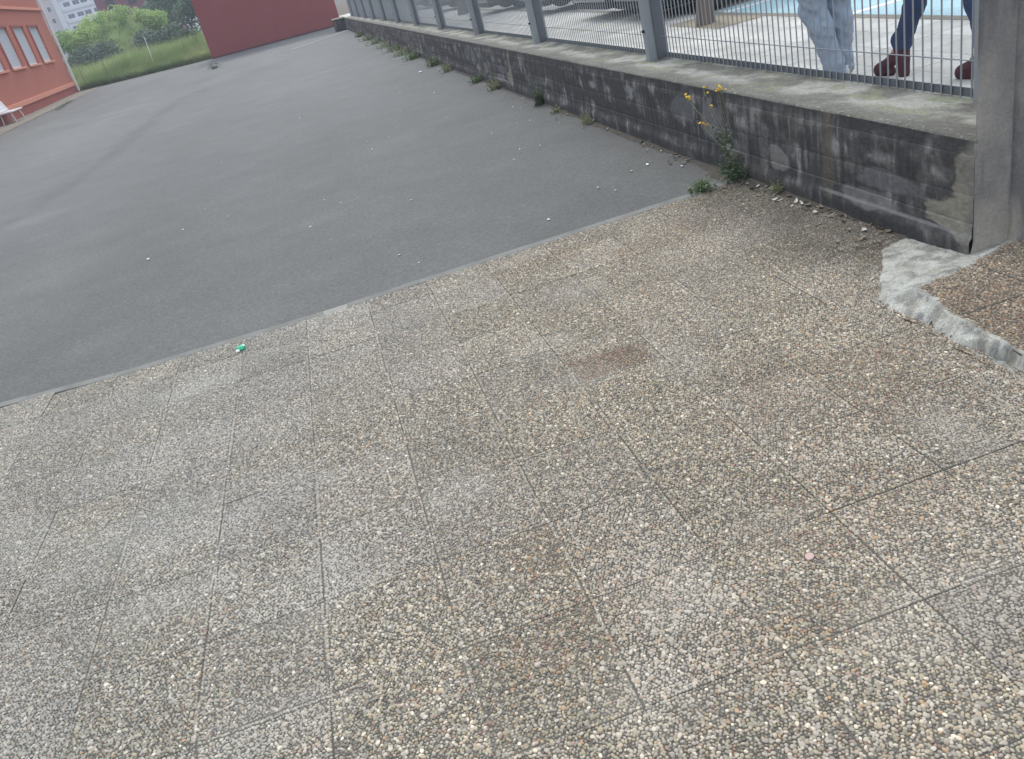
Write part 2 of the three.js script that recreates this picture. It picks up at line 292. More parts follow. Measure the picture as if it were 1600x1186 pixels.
raisedPolys.forEach((P, i) => { const g = new THREE.ExtrudeGeometry(new THREE.Shape(P.map((p) => new THREE.Vector2(p[0], -p[1]))), { depth: 0.12, bevelEnabled: false }); g.rotateX(-Math.PI / 2); g.translate(0, RAISED - 0.12, 0); part('paving_slab', metreUV(g), M.matrix[i % 4], raised); });
const patchOuter = [[2.56, -2.98], [2.48, -3.2], [2.43, -3.31], [2.33, -3.30], [2.246, -3.268], [2.13, -3.09], [2.04, -2.99], [1.99, -2.91], [1.935, -2.82], [1.905, -2.72], [1.93, -2.55], [1.905, -2.33], [1.905, -2.15], [1.89, -2.02], [1.87, -1.8], [1.885, -1.5], [1.9, -1.2]];
const patchPoly = [...patchOuter, [1.96, -1.2], [1.96, -2.03], [1.98, -2.42], [2.04, -2.73], [2.34, -2.79], [2.575, -2.86]];
{
  const nx = 126, nz = 324, x0 = 1.84, x1 = 2.6, z0 = -3.36, z1 = -1.2;
  const X = (i) => lerp(x0, x1, i / nx), Z = (j) => lerp(z0, z1, j / nz);
  const wob = (x, z) => 0.036 * (fbm(x * 22, z * 22 + 90, 151, 5) - 0.5) * 2;
  const inR = (x, z) => inPoly(x, z, raisedHull);
  const crack = [[1.905, -2.33], [1.935, -2.25], [1.925, -2.2], [1.945, -2.12], [1.93, -2.05], [1.90, -1.97]];
  const h = (x, z) => {
    const dR = inR(x, z) ? 0 : segDist(x, z, [...raisedHull, raisedHull[0]]), dO = segDist(x, z, patchOuter);
    let y = RAISED * (1 - Math.pow(dR / (dR + dO + 1e-4), 0.62)) + 0.014 * sm(0, 0.035, dO) - 0.006 + 0.016 * (fbm(x * 13, z * 13 + 50, 157, 5) - 0.5);
    y -= 0.035 * sm(0.015, 0.006, segDist(x, z, crack) + 0.25 * wob(x, z));
    return y + (inR(x, z) ? 0.0 - 0.006 * sm(0.0, 0.03, segDist(x, z, [...raisedHull, raisedHull[0]])) : 0);
  };
  const keep = (i, j) => { const x = X(i + 0.5), z = Z(j + 0.5), w = wob(x, z); if (inR(x, z)) return segDist(x, z, [...raisedHull, raisedHull[0]]) < Math.max(0.014, 0.03 + w * 0.6); if (inPoly(x, z, patchPoly) && segDist(x, z, [...raisedHull, raisedHull[0]]) < 0.06 && segDist(x, z, patchOuter) > 0.02) return true; return inPoly(x + w, z + w, patchPoly) || segDist(x, z, patchOuter) < 0.015 + w * 0.6; };
  const g = gridGeo(nx, nz, (i, j) => { const x = X(i), z = Z(j); return [x, h(x, z), z, x, z]; }, keep);
  struct('cement_patch', g, M.cement);
}
// ---------------------------------------------------------------- pebbles
{
  const geo = (() => { let g = new THREE.IcosahedronGeometry(1, 1); g.deleteAttribute('uv'); g.deleteAttribute('normal'); g = mergeVertices(g, 1e-3); const p = g.attributes.position; for (let i = 0; i < p.count; i++) { const x = p.getX(i), y = p.getY(i), z = p.getZ(i), n = 1 + 0.22 * (vnoise(x * 1.7 + 5, z * 1.7 + y * 2 + 5, 161) - 0.5); const q = Math.pow(Math.max(Math.abs(x), Math.abs(z)), 0); p.setXYZ(i, x * n * 1.05, y * (0.9 + 0.1 * q), z * n); } g.computeVertexNormals(); return g; })();
  const R = rng(23);
  const haze = [[-1.09, -4.25, 0.3, 0.13], [-0.72, -4.42, 0.2, 0.08], [0.857, -1.80, 0.16, 0.07], [-1.72, -3.15, 0.25, 0.3], [0.48, -1.70, 0.17, 0.17], [1.06, -2.86, 0.15, 0.2], [0.05, -2.5, 0.15, 0.15], [-0.95, -2.9, 0.6, 0.25], [-0.5, -2.25, 0.25, 0.2], [-0.62, -1.72, 0.25, 0.12], [0.72, -3.0, 0.16, 0.12], [1.05, -1.3, 0.35, 0.16], [0.3, -1.35, 0.16, 0.14], [1.55, -1.85, 0.12, 0.22], [0.98, -3.9, 0.2, 0.2], [-1.0, -2.45, 0.3, 0.12], [0.66, -3.4, 0.16, 0.14]];
  const brown = [[0.80, -3.10, 0.2, 0.1], [0.27, -2.0, 0.2, 0.16], [0.35, -1.72, 0.22, 0.12], [1.38, -4.2, 0.12, 0.15], [1.1, -1.75, 0.35, 0.2], [0.17, -1.62, 0.2, 0.1], [1.4, -2.3, 0.5, 0.35], [0.9, -4.5, 0.3, 0.12], [1.75, -4.3, 0.3, 0.15], [0.7, -1.4, 0.25, 0.1], [2.1, -2.4, 0.3, 0.3]];
  const bl = (L, x, z) => { let v = 0; for (const [cx, cz, rx, rz] of L) { const d = Math.hypot((x - cx) / rx, (z - cz) / rz); if (d < 1.4) v = Math.max(v, sm(1.25, 0.55, d + 0.7 * (fbm(x * 9 + 3, z * 9 + 60, 171, 3) - 0.5))); } return v; };
  const pal = [[0.235, 0.228, 0.205, 10], [0.17, 0.166, 0.15, 9], [0.3, 0.29, 0.262, 7], [0.275, 0.245, 0.19, 6], [0.2, 0.178, 0.138, 5], [0.4, 0.382, 0.33, 2.6], [0.54, 0.52, 0.46, 0.5], [0.1, 0.098, 0.092, 4], [0.2, 0.142, 0.12, 1.5], [0.28, 0.2, 0.125, 0.8], [0.215, 0.215, 0.165, 3]];
  const wsum = pal.reduce((a, p) => a + p[3], 0);
  const colour = (x, z, s) => {
    let k = R() * wsum, p = pal[0]; for (const q of pal) { k -= q[3]; p = q; if (k <= 0) break; }
    const rect = sm(0.0, 0.03, x - 0.655) * sm(1.03, 0.96, x) * sm(0.0, 0.02, -2.95 - z) * sm(-3.19, -3.12, z), br = Math.max(bl(brown, x, z) * 0.6, rect); if (R() < br * (0.16 + 0.25 * rect)) p = pal[8 + Math.floor(R() * 1.3)];
    let c = [p[0], p[1], p[2]];
    const hz = Math.min(1, bl(haze, x, z) * 0.5), side = sm(1.1, -1.4, x + 0.25 * (z + 3));
    const film = Math.min(0.93, 0.14 + 0.3 * side + 0.42 * (s.film - 0.5) + 0.3 * (fbm(x * 2.6 + 5, z * 2.6 + 40, 177, 4) - 0.5) + hz * 0.6);
    c = mix3(c, [0.256, 0.255, 0.242], Math.max(0, film) * (0.45 + 0.5 * R()));
    if (hz > 0.3) c = mix3(c, [0.34, 0.34, 0.32], (hz - 0.3) * 0.9);
    c = mix3(c, [c[0] * 1.04, c[1] * 0.94, c[2] * 0.82], (1 - side) * 0.5 + 0.3 * br);
    if (s.red) c = mix3(c, [c[0] * 1.02, c[1] * 0.9, c[2] * 0.82], 0.6); let m = (s.red ? 1.0 : 1.17) + 0.42 * R(); m *= 1 - 0.2 * rect; m *= 0.83 + 0.2 * s.dark; c = [c[0] * 1.02, c[1] * 0.99, c[2] * (0.95 + 0.03 * s.film)]; m *= 1 - 0.12 * br;
    m *= 0.88 + 0.24 * fbm(x * 5 + 13, z * 5 + 33, 179, 3);
    // grime collected along the foot of the wall
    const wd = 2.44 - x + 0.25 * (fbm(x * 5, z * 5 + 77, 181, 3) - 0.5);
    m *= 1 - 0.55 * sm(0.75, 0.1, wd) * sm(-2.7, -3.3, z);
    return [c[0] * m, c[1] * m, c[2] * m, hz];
  };
  const inView = (x, z) => { if (z > -0.4) return false; const a = Math.atan2(x, -z) * 57.3; if (a < -52 || a > 56) return false; return x * 0.459 - z > 0.5; };
  const pit = 0.0094, mats = [], cols = [], near = [];
  const put = (x, z, y, s, tilt) => {
    const big = R(), a = (0.0051 + 0.0024 * (R() - 0.5) + (big > 0.97 ? 0.0028 : big > 0.85 ? 0.0012 : 0) - (big < 0.25 ? 0.0014 : 0)), asp = 0.58 + 0.38 * R();
    const c = colour(x, z, s), hgt = 0.0027 + 0.0014 * R();
    const m = new THREE.Matrix4().compose(new THREE.Vector3(x, y + 0.0010 + 0.0014 * (R() - 0.5) - c[3] * 0.002, z), new THREE.Quaternion().setFromEuler(new THREE.Euler((R() - 0.5) * 0.6, R() * Math.PI, (R() - 0.5) * 0.6, 'YXZ')), new THREE.Vector3(a, hgt, a * asp));
    const d = Math.hypot(x, 1.62, z), bottom = x * 0.459 - z;   // distance past the near edge of the picture
    near.push([bottom > 1.33 && x < 0.93 ? a / d : 0, mats.length, s]); mats.push(m); cols.push(c);
  };
  for (const s of slabsOut) {
    // whole rows and columns fit each slab, so the stones run right up to its edges
    const e = 0.0040 + 0.0014 * s.warm, ez = s.ez, w = s.x1 - s.x0 - 2 * e, d = s.z1 - s.z0 - 2 * ez, rows = Math.max(1, Math.round(d / (pit * 0.87))), n = Math.max(1, Math.round(w / pit)), px = w / n, pz = d / rows;
    for (let r = 0; r <= rows; r++) for (let i = 0; i <= n; i++) {
      const edge = r === 0 || r === rows || i === 0 || i === n ? 0.25 : 0.62;
      const x = Math.min(s.x1 - e, Math.max(s.x0 + e, s.x0 + e + (i + (r % 2 ? 0.25 : -0.25) + (R() - 0.5) * edge) * px)), z = s.z0 + ez + (r + (R() - 0.5) * edge * (r === 0 || r === rows ? 0.4 : 1)) * pz;
      if (!inView(x, z)) continue;
      const fill = 0.0042 * sm(0.46, 0.66, fbm(x * 5 + 60, z * 5 + 90, 187, 3)), jx = i === 0 ? -fill : i === n ? fill : 0, jz = r === 0 ? -fill : r === rows ? fill : 0;   // stones and grit bridge parts of the joints
      if ((inPoly(x, z, patchPoly) && segDist(x, z, patchOuter) > 0.02 + 0.03 * fbm(x * 20, z * 20 + 80, 183, 2)) || inPoly(x, z, raisedHull) || R() < 0.006) continue;
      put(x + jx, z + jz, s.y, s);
    }
  }
  const base = mats.length;
  for (const P of raisedPolys) {
    const s = { film: 0.2, dark: 0.3, red: 1 }, xs = P.map((p) => p[0]), zs = P.map((p) => p[1]);
    for (let z = Math.min(...zs); z < Math.max(...zs); z += pit * 0.87) for (let x = Math.min(...xs); x < Math.max(...xs); x += pit) {
      const px = x + (R() - 0.5) * pit, pz = z + (R() - 0.5) * pit;
      if (!inPoly(px, pz, P) || !inView(px, pz) || segDist(px, pz, [...P, P[0]]) < 0.004 || segDist(px, pz, [...raisedHull, raisedHull[0]]) < 0.008) continue;
      put(px, pz, RAISED, s); near[near.length - 1][0] = 0;
    }
  }
  near.sort((a, b) => b[0] - a[0]);
  const single = new Map(near.slice(0, 300).map((q) => [q[1], q[2]]));
  const pm = new THREE.MeshStandardMaterial({ roughness: 0.72 });
  const lots = [[0, base, pavement], [base, mats.length, raised]];
  for (const [a, b, parent] of lots) {
    const ids = []; for (let i = a; i < b; i++) if (!single.has(i)) ids.push(i);
    const im = new THREE.InstancedMesh(geo, pm, ids.length); im.name = 'pebble_bed'; im.userData.kind = 'stuff';
    ids.forEach((q, k) => { im.setMatrixAt(k, mats[q]); im.setColorAt(k, lin(cols[q][0], cols[q][1], cols[q][2])); });
    im.castShadow = im.receiveShadow = true; parent.add(im);
  }
  const cache = new Map();
  for (const [q, s] of single) {
    const key = cols[q].slice(0, 3).map((v) => Math.round(v * 12)).join();
    if (!cache.has(key)) cache.set(key, mat(cols[q][0], cols[q][1], cols[q][2], 0.72));
    const o = part('pebble', geo, cache.get(key), s.mesh); const m = mats[q].clone(); m.elements[13] -= s.y; m.decompose(o.position, o.quaternion, o.scale);
  }
  console.log('pebbles', mats.length);
}

// ---------------------------------------------------------------- low concrete wall, gate pillar, fence
const WALL_END = -44.3, WALL_START = -2.888;
{
  const wall = thing('concrete_wall', 'low blackened board-marked concrete wall with pale coping under the metal fence', 'wall');
  // profile of the front: [x, y]; the boards of the formwork left small steps
  const prof = [[2.418, -0.06], [2.42, 0.085], [2.432, 0.104], [2.434, 0.15], [2.4345, 0.158], [2.4405, 0.161], [2.4405, 0.164], [2.437, 0.167], [2.437, 0.278], [2.443, 0.281], [2.443, 0.285], [2.4405, 0.289], [2.441, 0.4], [2.4415, 0.446], [2.446, 0.449], [2.447, 0.453], [2.446, 0.458], [2.451, 0.511]];
  const zs = []; { let z = WALL_START; while (z > WALL_END) { zs.push(z); z -= z > -9 ? 0.035 : z > -16 ? 0.08 : 0.3; } zs.push(WALL_END); }
  // densify the profile
  const P = []; for (let i = 0; i < prof.length - 1; i++) { const d = Math.hypot(prof[i + 1][0] - prof[i][0], prof[i + 1][1] - prof[i][1]), n = Math.max(1, Math.round(d / 0.03)); for (let k = 0; k < n; k++) P.push(mix3([...prof[i], 0], [...prof[i + 1], 0], k / n)); } P.push(prof[prof.length - 1]);
  const wz = (z, y) => 0.008 * (fbm(z * 3 + 200, y * 6 + 40, 191, 4) - 0.5) + (y > 0.43 ? 0.012 * (fbm(z * 9 + 300, y * 9 + 4, 193, 3) - 0.5) : 0);
  const face = gridGeo(zs.length - 1, P.length - 1, (i, j) => { const z = zs[i], [x, y] = P[j]; return [x + wz(z, y), y, z, 1 + (z + 2.89) / 8, Math.max(0, y) / 0.52]; });
  part('wall_face', face, M.wall, wall);
  // worn top edge and coping
  const top = [[2.451, 0.511], [2.4545, 0.518], [2.462, 0.5225], [2.48, 0.5235], [2.53, 0.521], [2.6, 0.519], [2.67, 0.517], [2.74, 0.513], [2.81, 0.515], [2.87, 0.514], [2.955, 0.513], [2.96, 0.28]];
  const arc = [0]; for (let i = 1; i < top.length; i++) arc.push(arc[i - 1] + Math.hypot(top[i][0] - top[i - 1][0], top[i][1] - top[i - 1][1]));
  const cop = gridGeo(zs.length - 1, top.length - 1, (i, j) => { const z = zs[i], [x, y] = top[j]; const n = j === 0 ? 0 : 1; return [x + (j < 3 ? wz(z, 0.511) : 0), y + n * 0.007 * (fbm(z * 8 + 300, x * 12 + 9, 197, 3) - 0.5), z, z / 3, arc[j] * 1.4]; });
  part('coping', cop, M.coping, wall);
  part('end_face', bx(2.442, -0.05, WALL_START - 0.006, 2.6, 0.505, WALL_START - 0.001), M.pillar, wall);
}
{
  // short low wall that turns in front of the red wall at the far end
  const w = thing('return_wall', 'short low dark concrete wall between the fence end and the red wall', 'wall');
  part('wall_face', rbx(1.95, -0.05, -46.2, 2.46, 0.5, -44.33, 0.02), M.wall, w); part('coping', rbx(1.9, 0.501, -46.25, 2.5, 0.55, -44.29, 0.01), M.strip, w);
}
{
  const pl = thing('gate_pillar', 'grey chamfered concrete pillar at the near end of the low wall', 'pillar');
  // chamfered square section, with a groove beside the chamfer
  const sec = [[2.449, -2.891], [2.456, -2.903], [2.62, -3.09], [2.93, -3.1], [2.97, -3.06], [2.97, -2.745], [2.94, -2.715], [2.612, -2.842], [2.604, -2.85], [2.594, -2.864], [2.586, -2.862], [2.58, -2.854]];
  const rows = [-0.05, 0, 0.03, 0.06, 0.09, 0.13, 0.18, 0.25, 0.35, 0.5, 0.7, 0.9, 1.2, 1.6, 2.0, 2.4];
  // resample the ring finely
  const ring = []; let L = 0; for (let i = 0; i < sec.length; i++) { const a = sec[i], b = sec[(i + 1) % sec.length], d = Math.hypot(b[0] - a[0], b[1] - a[1]), n = Math.max(1, Math.round(d / 0.02)); for (let k = 0; k < n; k++) { ring.push([lerp(a[0], b[0], k / n), lerp(a[1], b[1], k / n), L + d * k / n]); } L += d; } ring.push([...sec[0], L]);
  const g = gridGeo(ring.length - 1, rows.length - 1, (i, j) => { const [x, z, l] = ring[i], y = rows[j], f = 0.03 * Math.pow(Math.max(0, 1 - y / 0.16), 2), n = 0.004 * (fbm(l * 9, y * 6 + 20, 201, 3) - 0.5), cx = 2.72, cz = -2.9, d = Math.hypot(x - cx, z - cz); return [x + (x - cx) / d * (f + n), y, z + (z - cz) / d * (f + n), l, y]; });
  part('shaft', g, M.pillar, pl);
  part('cap', rbx(2.43, 2.4, -3.14, 3.02, 2.48, -2.69, 0.015), M.pillar, pl);
}
{
  const fence = thing('metal_fence', 'galvanised grey vertical bar fence standing on the low wall', 'fence');
  const XP = 2.87, TOP = 2.15, posts = []; for (let z = -3.36; z > -44.4; z -= 3.64) posts.push(z);
  const barG = new THREE.CylinderGeometry(0.0042, 0.0042, TOP - 0.52, 6); barG.translate(0, (TOP + 0.52) / 2, 0);
  posts.forEach((z, i) => {
    const first = i === 0, h = 2.25;
    const p = part('fence_post', merge(first ? [rbx(2.845, 0.515, z - 0.03, 2.9, h, z + 0.03, 0.004)] : [rbx(2.735, 0.5, z - 0.036, 2.81, h, z + 0.036, 0.005)]), M.galv, fence);
    if (!first) { part('bracket', merge([rbx(2.8105, 0.52, z + 0.0365, 2.91, h - 0.05, z + 0.05, 0.003)]), M.galvDark, p); part('bracket', rbx(2.8105, 0.52, z - 0.14, 2.845, h - 0.05, z + 0.036, 0.003), M.galv, p);
      const bg = new THREE.CylinderGeometry(0.012, 0.012, 0.03, 8); bg.rotateZ(Math.PI / 2);
      for (const y of [0.76, 1.4, 2.0]) { part('bolt', bg, M.bolt, p, [2.806, y, z - 0.075]); part('bolt', bg, M.bolt, p, [2.73, y, z + 0.012]); } }
    else { const bg = new THREE.CylinderGeometry(0.02, 0.02, 0.03, 8); bg.rotateX(Math.PI / 2); for (const y of [0.8, 1.5]) part('bolt', bg, M.bolt, p, [2.872, y, z + 0.04]); }
  });
  const far = [];
  for (let i = 0; i < posts.length - 1; i++) {
    const a = posts[i] - (i === 0 ? 0.032 : 0.06), b = posts[i + 1] + 0.06;
    const pan = new THREE.Group(); pan.name = 'fence_panel'; fence.add(pan);
    part('bottom_rail', bx(XP + 0.006, 0.522, b, XP + 0.011, 0.563, a), M.galvDark, pan);
    part('top_rail', bx(XP + 0.006, TOP - 0.03, b, XP + 0.011, TOP + 0.01, a), M.galvDark, pan);
    for (const y of [0.69, 1.2, 1.7]) { const w = new THREE.CylinderGeometry(0.0032, 0.0032, a - b, 5); w.rotateX(Math.PI / 2); part('cross_wire', w, M.wire, pan, [XP - 0.0075, y, (a + b) / 2]); }
    const n = Math.floor((a - b) / 0.0665), R = rng(300 + i);
    for (let k = 0; k < n; k++) { const z = a - 0.035 - k * 0.0665 + (R() - 0.5) * 0.004; if (i < 4) part('bar', barG, M.galv, pan, [XP, 0, z]); else { const q = barG.clone(); q.translate(XP, 0, z); far.push(q); } }
    if (i >= 4 && i === posts.length - 2) { const o = part('bars', merge(far), M.galv, fence); o.userData.kind = 'stuff'; }
  }
}
// ---------------------------------------------------------------- pavement and street beyond the fence
{
  const walk = struct('sidewalk', null, null), R = rng(41), W = 0.3;
  struct('bed', bx(2.965, -0.05, -60, 5.0, W - 0.006, 6), M.matrix[0], walk);
  const s = 0.41;
  for (let i = 0; i < 5; i++) for (let j = 0; j < 26; j++) {
    const x0 = 2.97 + i * s * 0.99, z1 = -2.2 - j * s, g = 0.003;
    part('paving_tile', bx(x0 + g, W - 0.03, z1 - s + g, x0 + s * 0.99 - g, W + 0.0015 * R(), z1 - g), [M.walk, M.walkB, M.walkC][Math.floor(R() * 3)], walk);
  }
  struct('far_paving', bx(2.97, W - 0.03, -60, 5.0, W, -2.2 - 26 * s), M.walk, walk);
  struct('near_paving', bx(2.97, W - 0.03, -2.19, 5.0, W, 6), M.walk, walk);
  for (let j = 0; j < 24; j++) part('kerb_stone', rbx(5.003, 0.05, -1.5 - j - 0.996, 5.13, W + 0.004, -1.5 - j, 0.012), M.strip, walk);
  struct('street', bx(5.0, -0.05, -75, 60, 0.27, 12), M.road);
  // blue painted bays and white lines
  struct('blue_marking', bx(5.15, 0.26, -10.9, 11, 0.274, -2), M.blue);
  struct('white_marking', merge([bx(5.15, 0.272, -7.95, 11, 0.278, -7.83), bx(5.15, 0.272, -5.4, 11, 0.278, -5.28), bx(5.15, 0.272, -10.6, 11, 0.278, -10.48)]), M.white);
}
// ---------------------------------------------------------------- parked cars
function makeCar(label, paint, pos, turn, group) {
  const c = thing('parked_car', label, 'car', pos, turn, group);
  const pm = new THREE.MeshPhysicalMaterial({ color: lin(...paint), roughness: 0.35, clearcoat: 0.8, clearcoatRoughness: 0.1 });
  // side profile, x from 0 (end nearest the fence) to 4.1
  const sh = new THREE.Shape(); sh.moveTo(0.04, 0.3); sh.lineTo(0.0, 0.55); sh.quadraticCurveTo(0.02, 0.8, 0.14, 0.92); sh.lineTo(1.0, 0.98); sh.lineTo(2.9, 0.95); sh.quadraticCurveTo(3.9, 0.86, 4.02, 0.66); sh.lineTo(4.06, 0.3);
  const arch = (cx) => { sh.lineTo(cx + 0.36, 0.26); sh.absarc(cx, 0.3, 0.36, 0, Math.PI, false); }; arch(3.28); arch(0.75); sh.lineTo(0.04, 0.3);
  const b = new THREE.ExtrudeGeometry(sh, { depth: 1.58, bevelEnabled: true, bevelThickness: 0.05, bevelSize: 0.04, bevelSegments: 3, curveSegments: 10 }); b.translate(0, 0, -0.79);
  part('body', b, pm, c);
  const cab = new THREE.Shape(); cab.moveTo(0.16, 0.93); cab.lineTo(0.42, 1.36); cab.quadraticCurveTo(0.5, 1.46, 0.75, 1.47); cab.lineTo(1.9, 1.46); cab.quadraticCurveTo(2.2, 1.44, 2.35, 1.34); cab.lineTo(3.0, 0.93); cab.lineTo(0.16, 0.93);
  const cg = new THREE.ExtrudeGeometry(cab, { depth: 1.28, bevelEnabled: true, bevelThickness: 0.06, bevelSize: 0.03, bevelSegments: 2 }); cg.translate(0, 0, -0.64); part('cabin', cg, pm, c);
  for (const s of [-1, 1]) { const w = new THREE.Shape(); w.moveTo(0.42, 0.99); w.lineTo(0.6, 1.38); w.lineTo(2.15, 1.38); w.lineTo(2.75, 0.99); const g = new THREE.ExtrudeGeometry(w, { depth: 0.012, bevelEnabled: false }); g.translate(0, 0, s > 0 ? 0.7 : -0.712); part('side_window', g, M.glassDark, c); }
  { const g = bx(-0.006, -0.19, -0.55, 0.006, 0.19, 0.55); part('rear_window', g, M.glassDark, c, [0.25, 1.17, 0], [0, 0, -0.54]); }
  part('windscreen', bx(-0.006, -0.28, -0.58, 0.006, 0.28, 0.58), M.glassDark, c, [2.73, 1.16, 0], [0, 0, 1.02]);
  part('bumper', rbx(-0.09, 0.27, -0.8, 0.06, 0.55, 0.8, 0.05, 3), pm, c); part('lower_trim', rbx(-0.06, 0.17, -0.72, 0.1, 0.268, 0.72, 0.03), M.blackRubber, c);
  part('bumper', rbx(4.0, 0.24, -0.8, 4.14, 0.52, 0.8, 0.05, 3), pm, c);
  part('number_plate', rbx(-0.104, 0.37, -0.26, -0.092, 0.48, 0.26, 0.004), M.white, c);
  part('underside', bx(0.15, 0.17, -0.7, 4.0, 0.31, 0.7), M.blackRubber, c);
  for (const s of [-1, 1]) { part('tail_light', rbx(-0.055, 0.62, s * 0.72 - 0.09, 0.06, 0.86, s * 0.72 + 0.09, 0.03), mat(0.25, 0.01, 0.01, 0.2), c); part('headlight', rbx(3.8, 0.62, s * 0.66 - 0.13, 4.04, 0.78, s * 0.66 + 0.13, 0.04), mat(0.6, 0.6, 0.62, 0.1), c); part('mirror', rbx(2.25, 0.98, s * 0.94 - 0.09, 2.4, 1.12, s * 0.94 + 0.09, 0.04), pm, c); }
  const tg = new THREE.TorusGeometry(0.235, 0.085, 10, 24); tg.scale(1, 1, 1.25); const rg = new THREE.CylinderGeometry(0.2, 0.2, 0.14, 16); rg.rotateX(Math.PI / 2);
  for (const x of [0.75, 3.28]) for (const s of [-1, 1]) { const w = part('wheel', tg, M.blackRubber, c, [x, 0.31, s * 0.73]); part('rim', rg, M.rim, w); }
  return shadow(c);
}
makeCar('dark blue car parked end-on behind the wide second fence post', [0.012, 0.014, 0.035], [4.60, 0.3, -11.78], 0, 'cars parked beyond the fence');
makeCar('black car parked end-on, left of the car behind the tree trunk', [0.012, 0.012, 0.015], [4.57, 0.3, -13.62], 0, 'cars parked beyond the fence');
makeCar('charcoal car parked end-on, third from the tree trunk nearest the pillar', [0.03, 0.03, 0.035], [4.75, 0.3, -17.6], 0, 'cars parked beyond the fence');
makeCar('slate blue car parked end-on beside the far reddish tree trunk', [0.03, 0.035, 0.055], [4.65, 0.3, -22.1], 0, 'cars parked beyond the fence');
makeCar('dull grey-blue car parked farthest along the street, beyond the far tree trunk', [0.06, 0.07, 0.095], [4.65, 0.3, -29.6], 0, 'cars parked beyond the fence');
makeCar('pale silver car parked at the far end of the street', [0.22, 0.23, 0.25], [4.75, 0.3, -36.5], 0, 'cars parked beyond the fence');

// ---------------------------------------------------------------- foliage
// many leaf faces spread through lobes [x, y, z, rx, ry, rz]; colour varies by clump
function leafMass(seed, lobes, count, size, tones, shell = 0.55) {
  const R = rng(seed), pos = [], nor = [], col = [], uv = []; const vol = lobes.map((l) => Math.cbrt(l[3] * l[4] * l[5]) ** 2), tot = vol.reduce((a, b) => a + b, 0);
  const e = new THREE.Euler(), q = new THREE.Quaternion(), v = new THREE.Vector3();
  for (let n = 0; n < count; n++) {
    let k = R() * tot, l = lobes[0]; for (let i = 0; i < lobes.length; i++) { k -= vol[i]; l = lobes[i]; if (k <= 0) break; }
    let x, y, z, d; do { x = R() * 2 - 1; y = R() * 2 - 1; z = R() * 2 - 1; d = Math.hypot(x, y, z); } while (d > 1 || d < 0.05);
    const rr = Math.pow(d, shell) / d; x *= rr; y *= rr; z *= rr;
    const b = 1 + 0.35 * (fbm(x * 2.2 + n % 3 + 9, y * 2.2 + z * 2.2 + 9, seed + 5, 2) - 0.5);
    const px = l[0] + x * l[3] * b, py = l[1] + y * l[4] * b, pz = l[2] + z * l[5] * b; if (py < 0) continue;
    if (fbm(px * 0.9 / (size * 6) + 40, py * 0.9 / (size * 6) + pz * 0.9 / (size * 6) + 40, seed + 9, 2) < 0.33) continue;
    const cl = fbm(px / (size * 5) + 80, (py + pz) / (size * 5) + 80, seed + 3, 2), c = mix3(tones[0], tones[1], sm(0.3, 0.7, cl + (R() - 0.5) * 0.35));
    const s = size * (0.6 + 0.8 * R()); e.set((R() - 0.5) * 2.2, R() * 6.28, (R() - 0.5) * 2.2); q.setFromEuler(e);
    const P = [[-0.5, 0, 0], [0, 0.08, -0.28], [0.5, 0, 0], [0, 0.08, 0.28]].map((p) => { v.set(p[0] * s, p[1] * s, p[2] * s).applyQuaternion(q); return [v.x + px, v.y + py, v.z + pz]; });
    v.set(0, 1, 0).applyQuaternion(q);
    for (const i of [0, 2, 1, 0, 3, 2]) { pos.push(...P[i]); nor.push(v.x, v.y, v.z); col.push(...c); uv.push(0, 0); }
  }
  const g = new THREE.BufferGeometry(); g.setAttribute('position', new THREE.Float32BufferAttribute(pos, 3)); g.setAttribute('normal', new THREE.Float32BufferAttribute(nor, 3)); g.setAttribute('color', new THREE.Float32BufferAttribute(col, 3)); g.setAttribute('uv', new THREE.Float32BufferAttribute(uv, 2)); return g;
}
const leafVC = new THREE.MeshPhysicalMaterial({ vertexColors: true, roughness: 0.8, side: THREE.DoubleSide, transmission: 0.3, thickness: 0 });
const leafOpaque = new THREE.MeshPhysicalMaterial({ vertexColors: true, roughness: 0.9, side: THREE.DoubleSide, transmission: 0.5, thickness: 0 });
function trunkGeo(h, r0, r1, lean, seed, forks) {
  const R = rng(seed), g = [];
  const taper = (pts, a, b) => { const c = new THREE.CatmullRomCurve3(pts.map((p) => new THREE.Vector3(...p))), t = new THREE.TubeGeometry(c, 10, 1, 10), p = t.attributes.position, n = 11; for (let i = 0; i < p.count; i++) { const k = Math.floor(i / 11), u = k / 10, o = c.getPointAt(Math.min(1, u)), r = lerp(a, b, u) * (1 + (k === 0 ? 0.35 : k === 1 ? 0.08 : 0)); p.setXYZ(i, o.x + (p.getX(i) - o.x) * r, o.y + (p.getY(i) - o.y) * r, o.z + (p.getZ(i) - o.z) * r); } t.computeVertexNormals(); return t; };
  g.push(taper([[0, 0, 0], [lean * 0.3, h * 0.35, 0], [lean * 0.7, h * 0.7, 0.03], [lean, h, 0]], r0, r1));
  for (let i = 0; i < forks; i++) { const a = i / forks * 6.28 + R(), o = h * 0.55 * (0.8 + 0.4 * R()); g.push(taper([[lean * 0.9, h * (0.75 + 0.2 * R()), 0], [lean + Math.cos(a) * o * 0.4, h + o * 0.35, Math.sin(a) * o * 0.4], [lean + Math.cos(a) * o, h + o * 0.8, Math.sin(a) * o]], r1 * 0.7, r1 * 0.2)); }
  return merge(g);
}
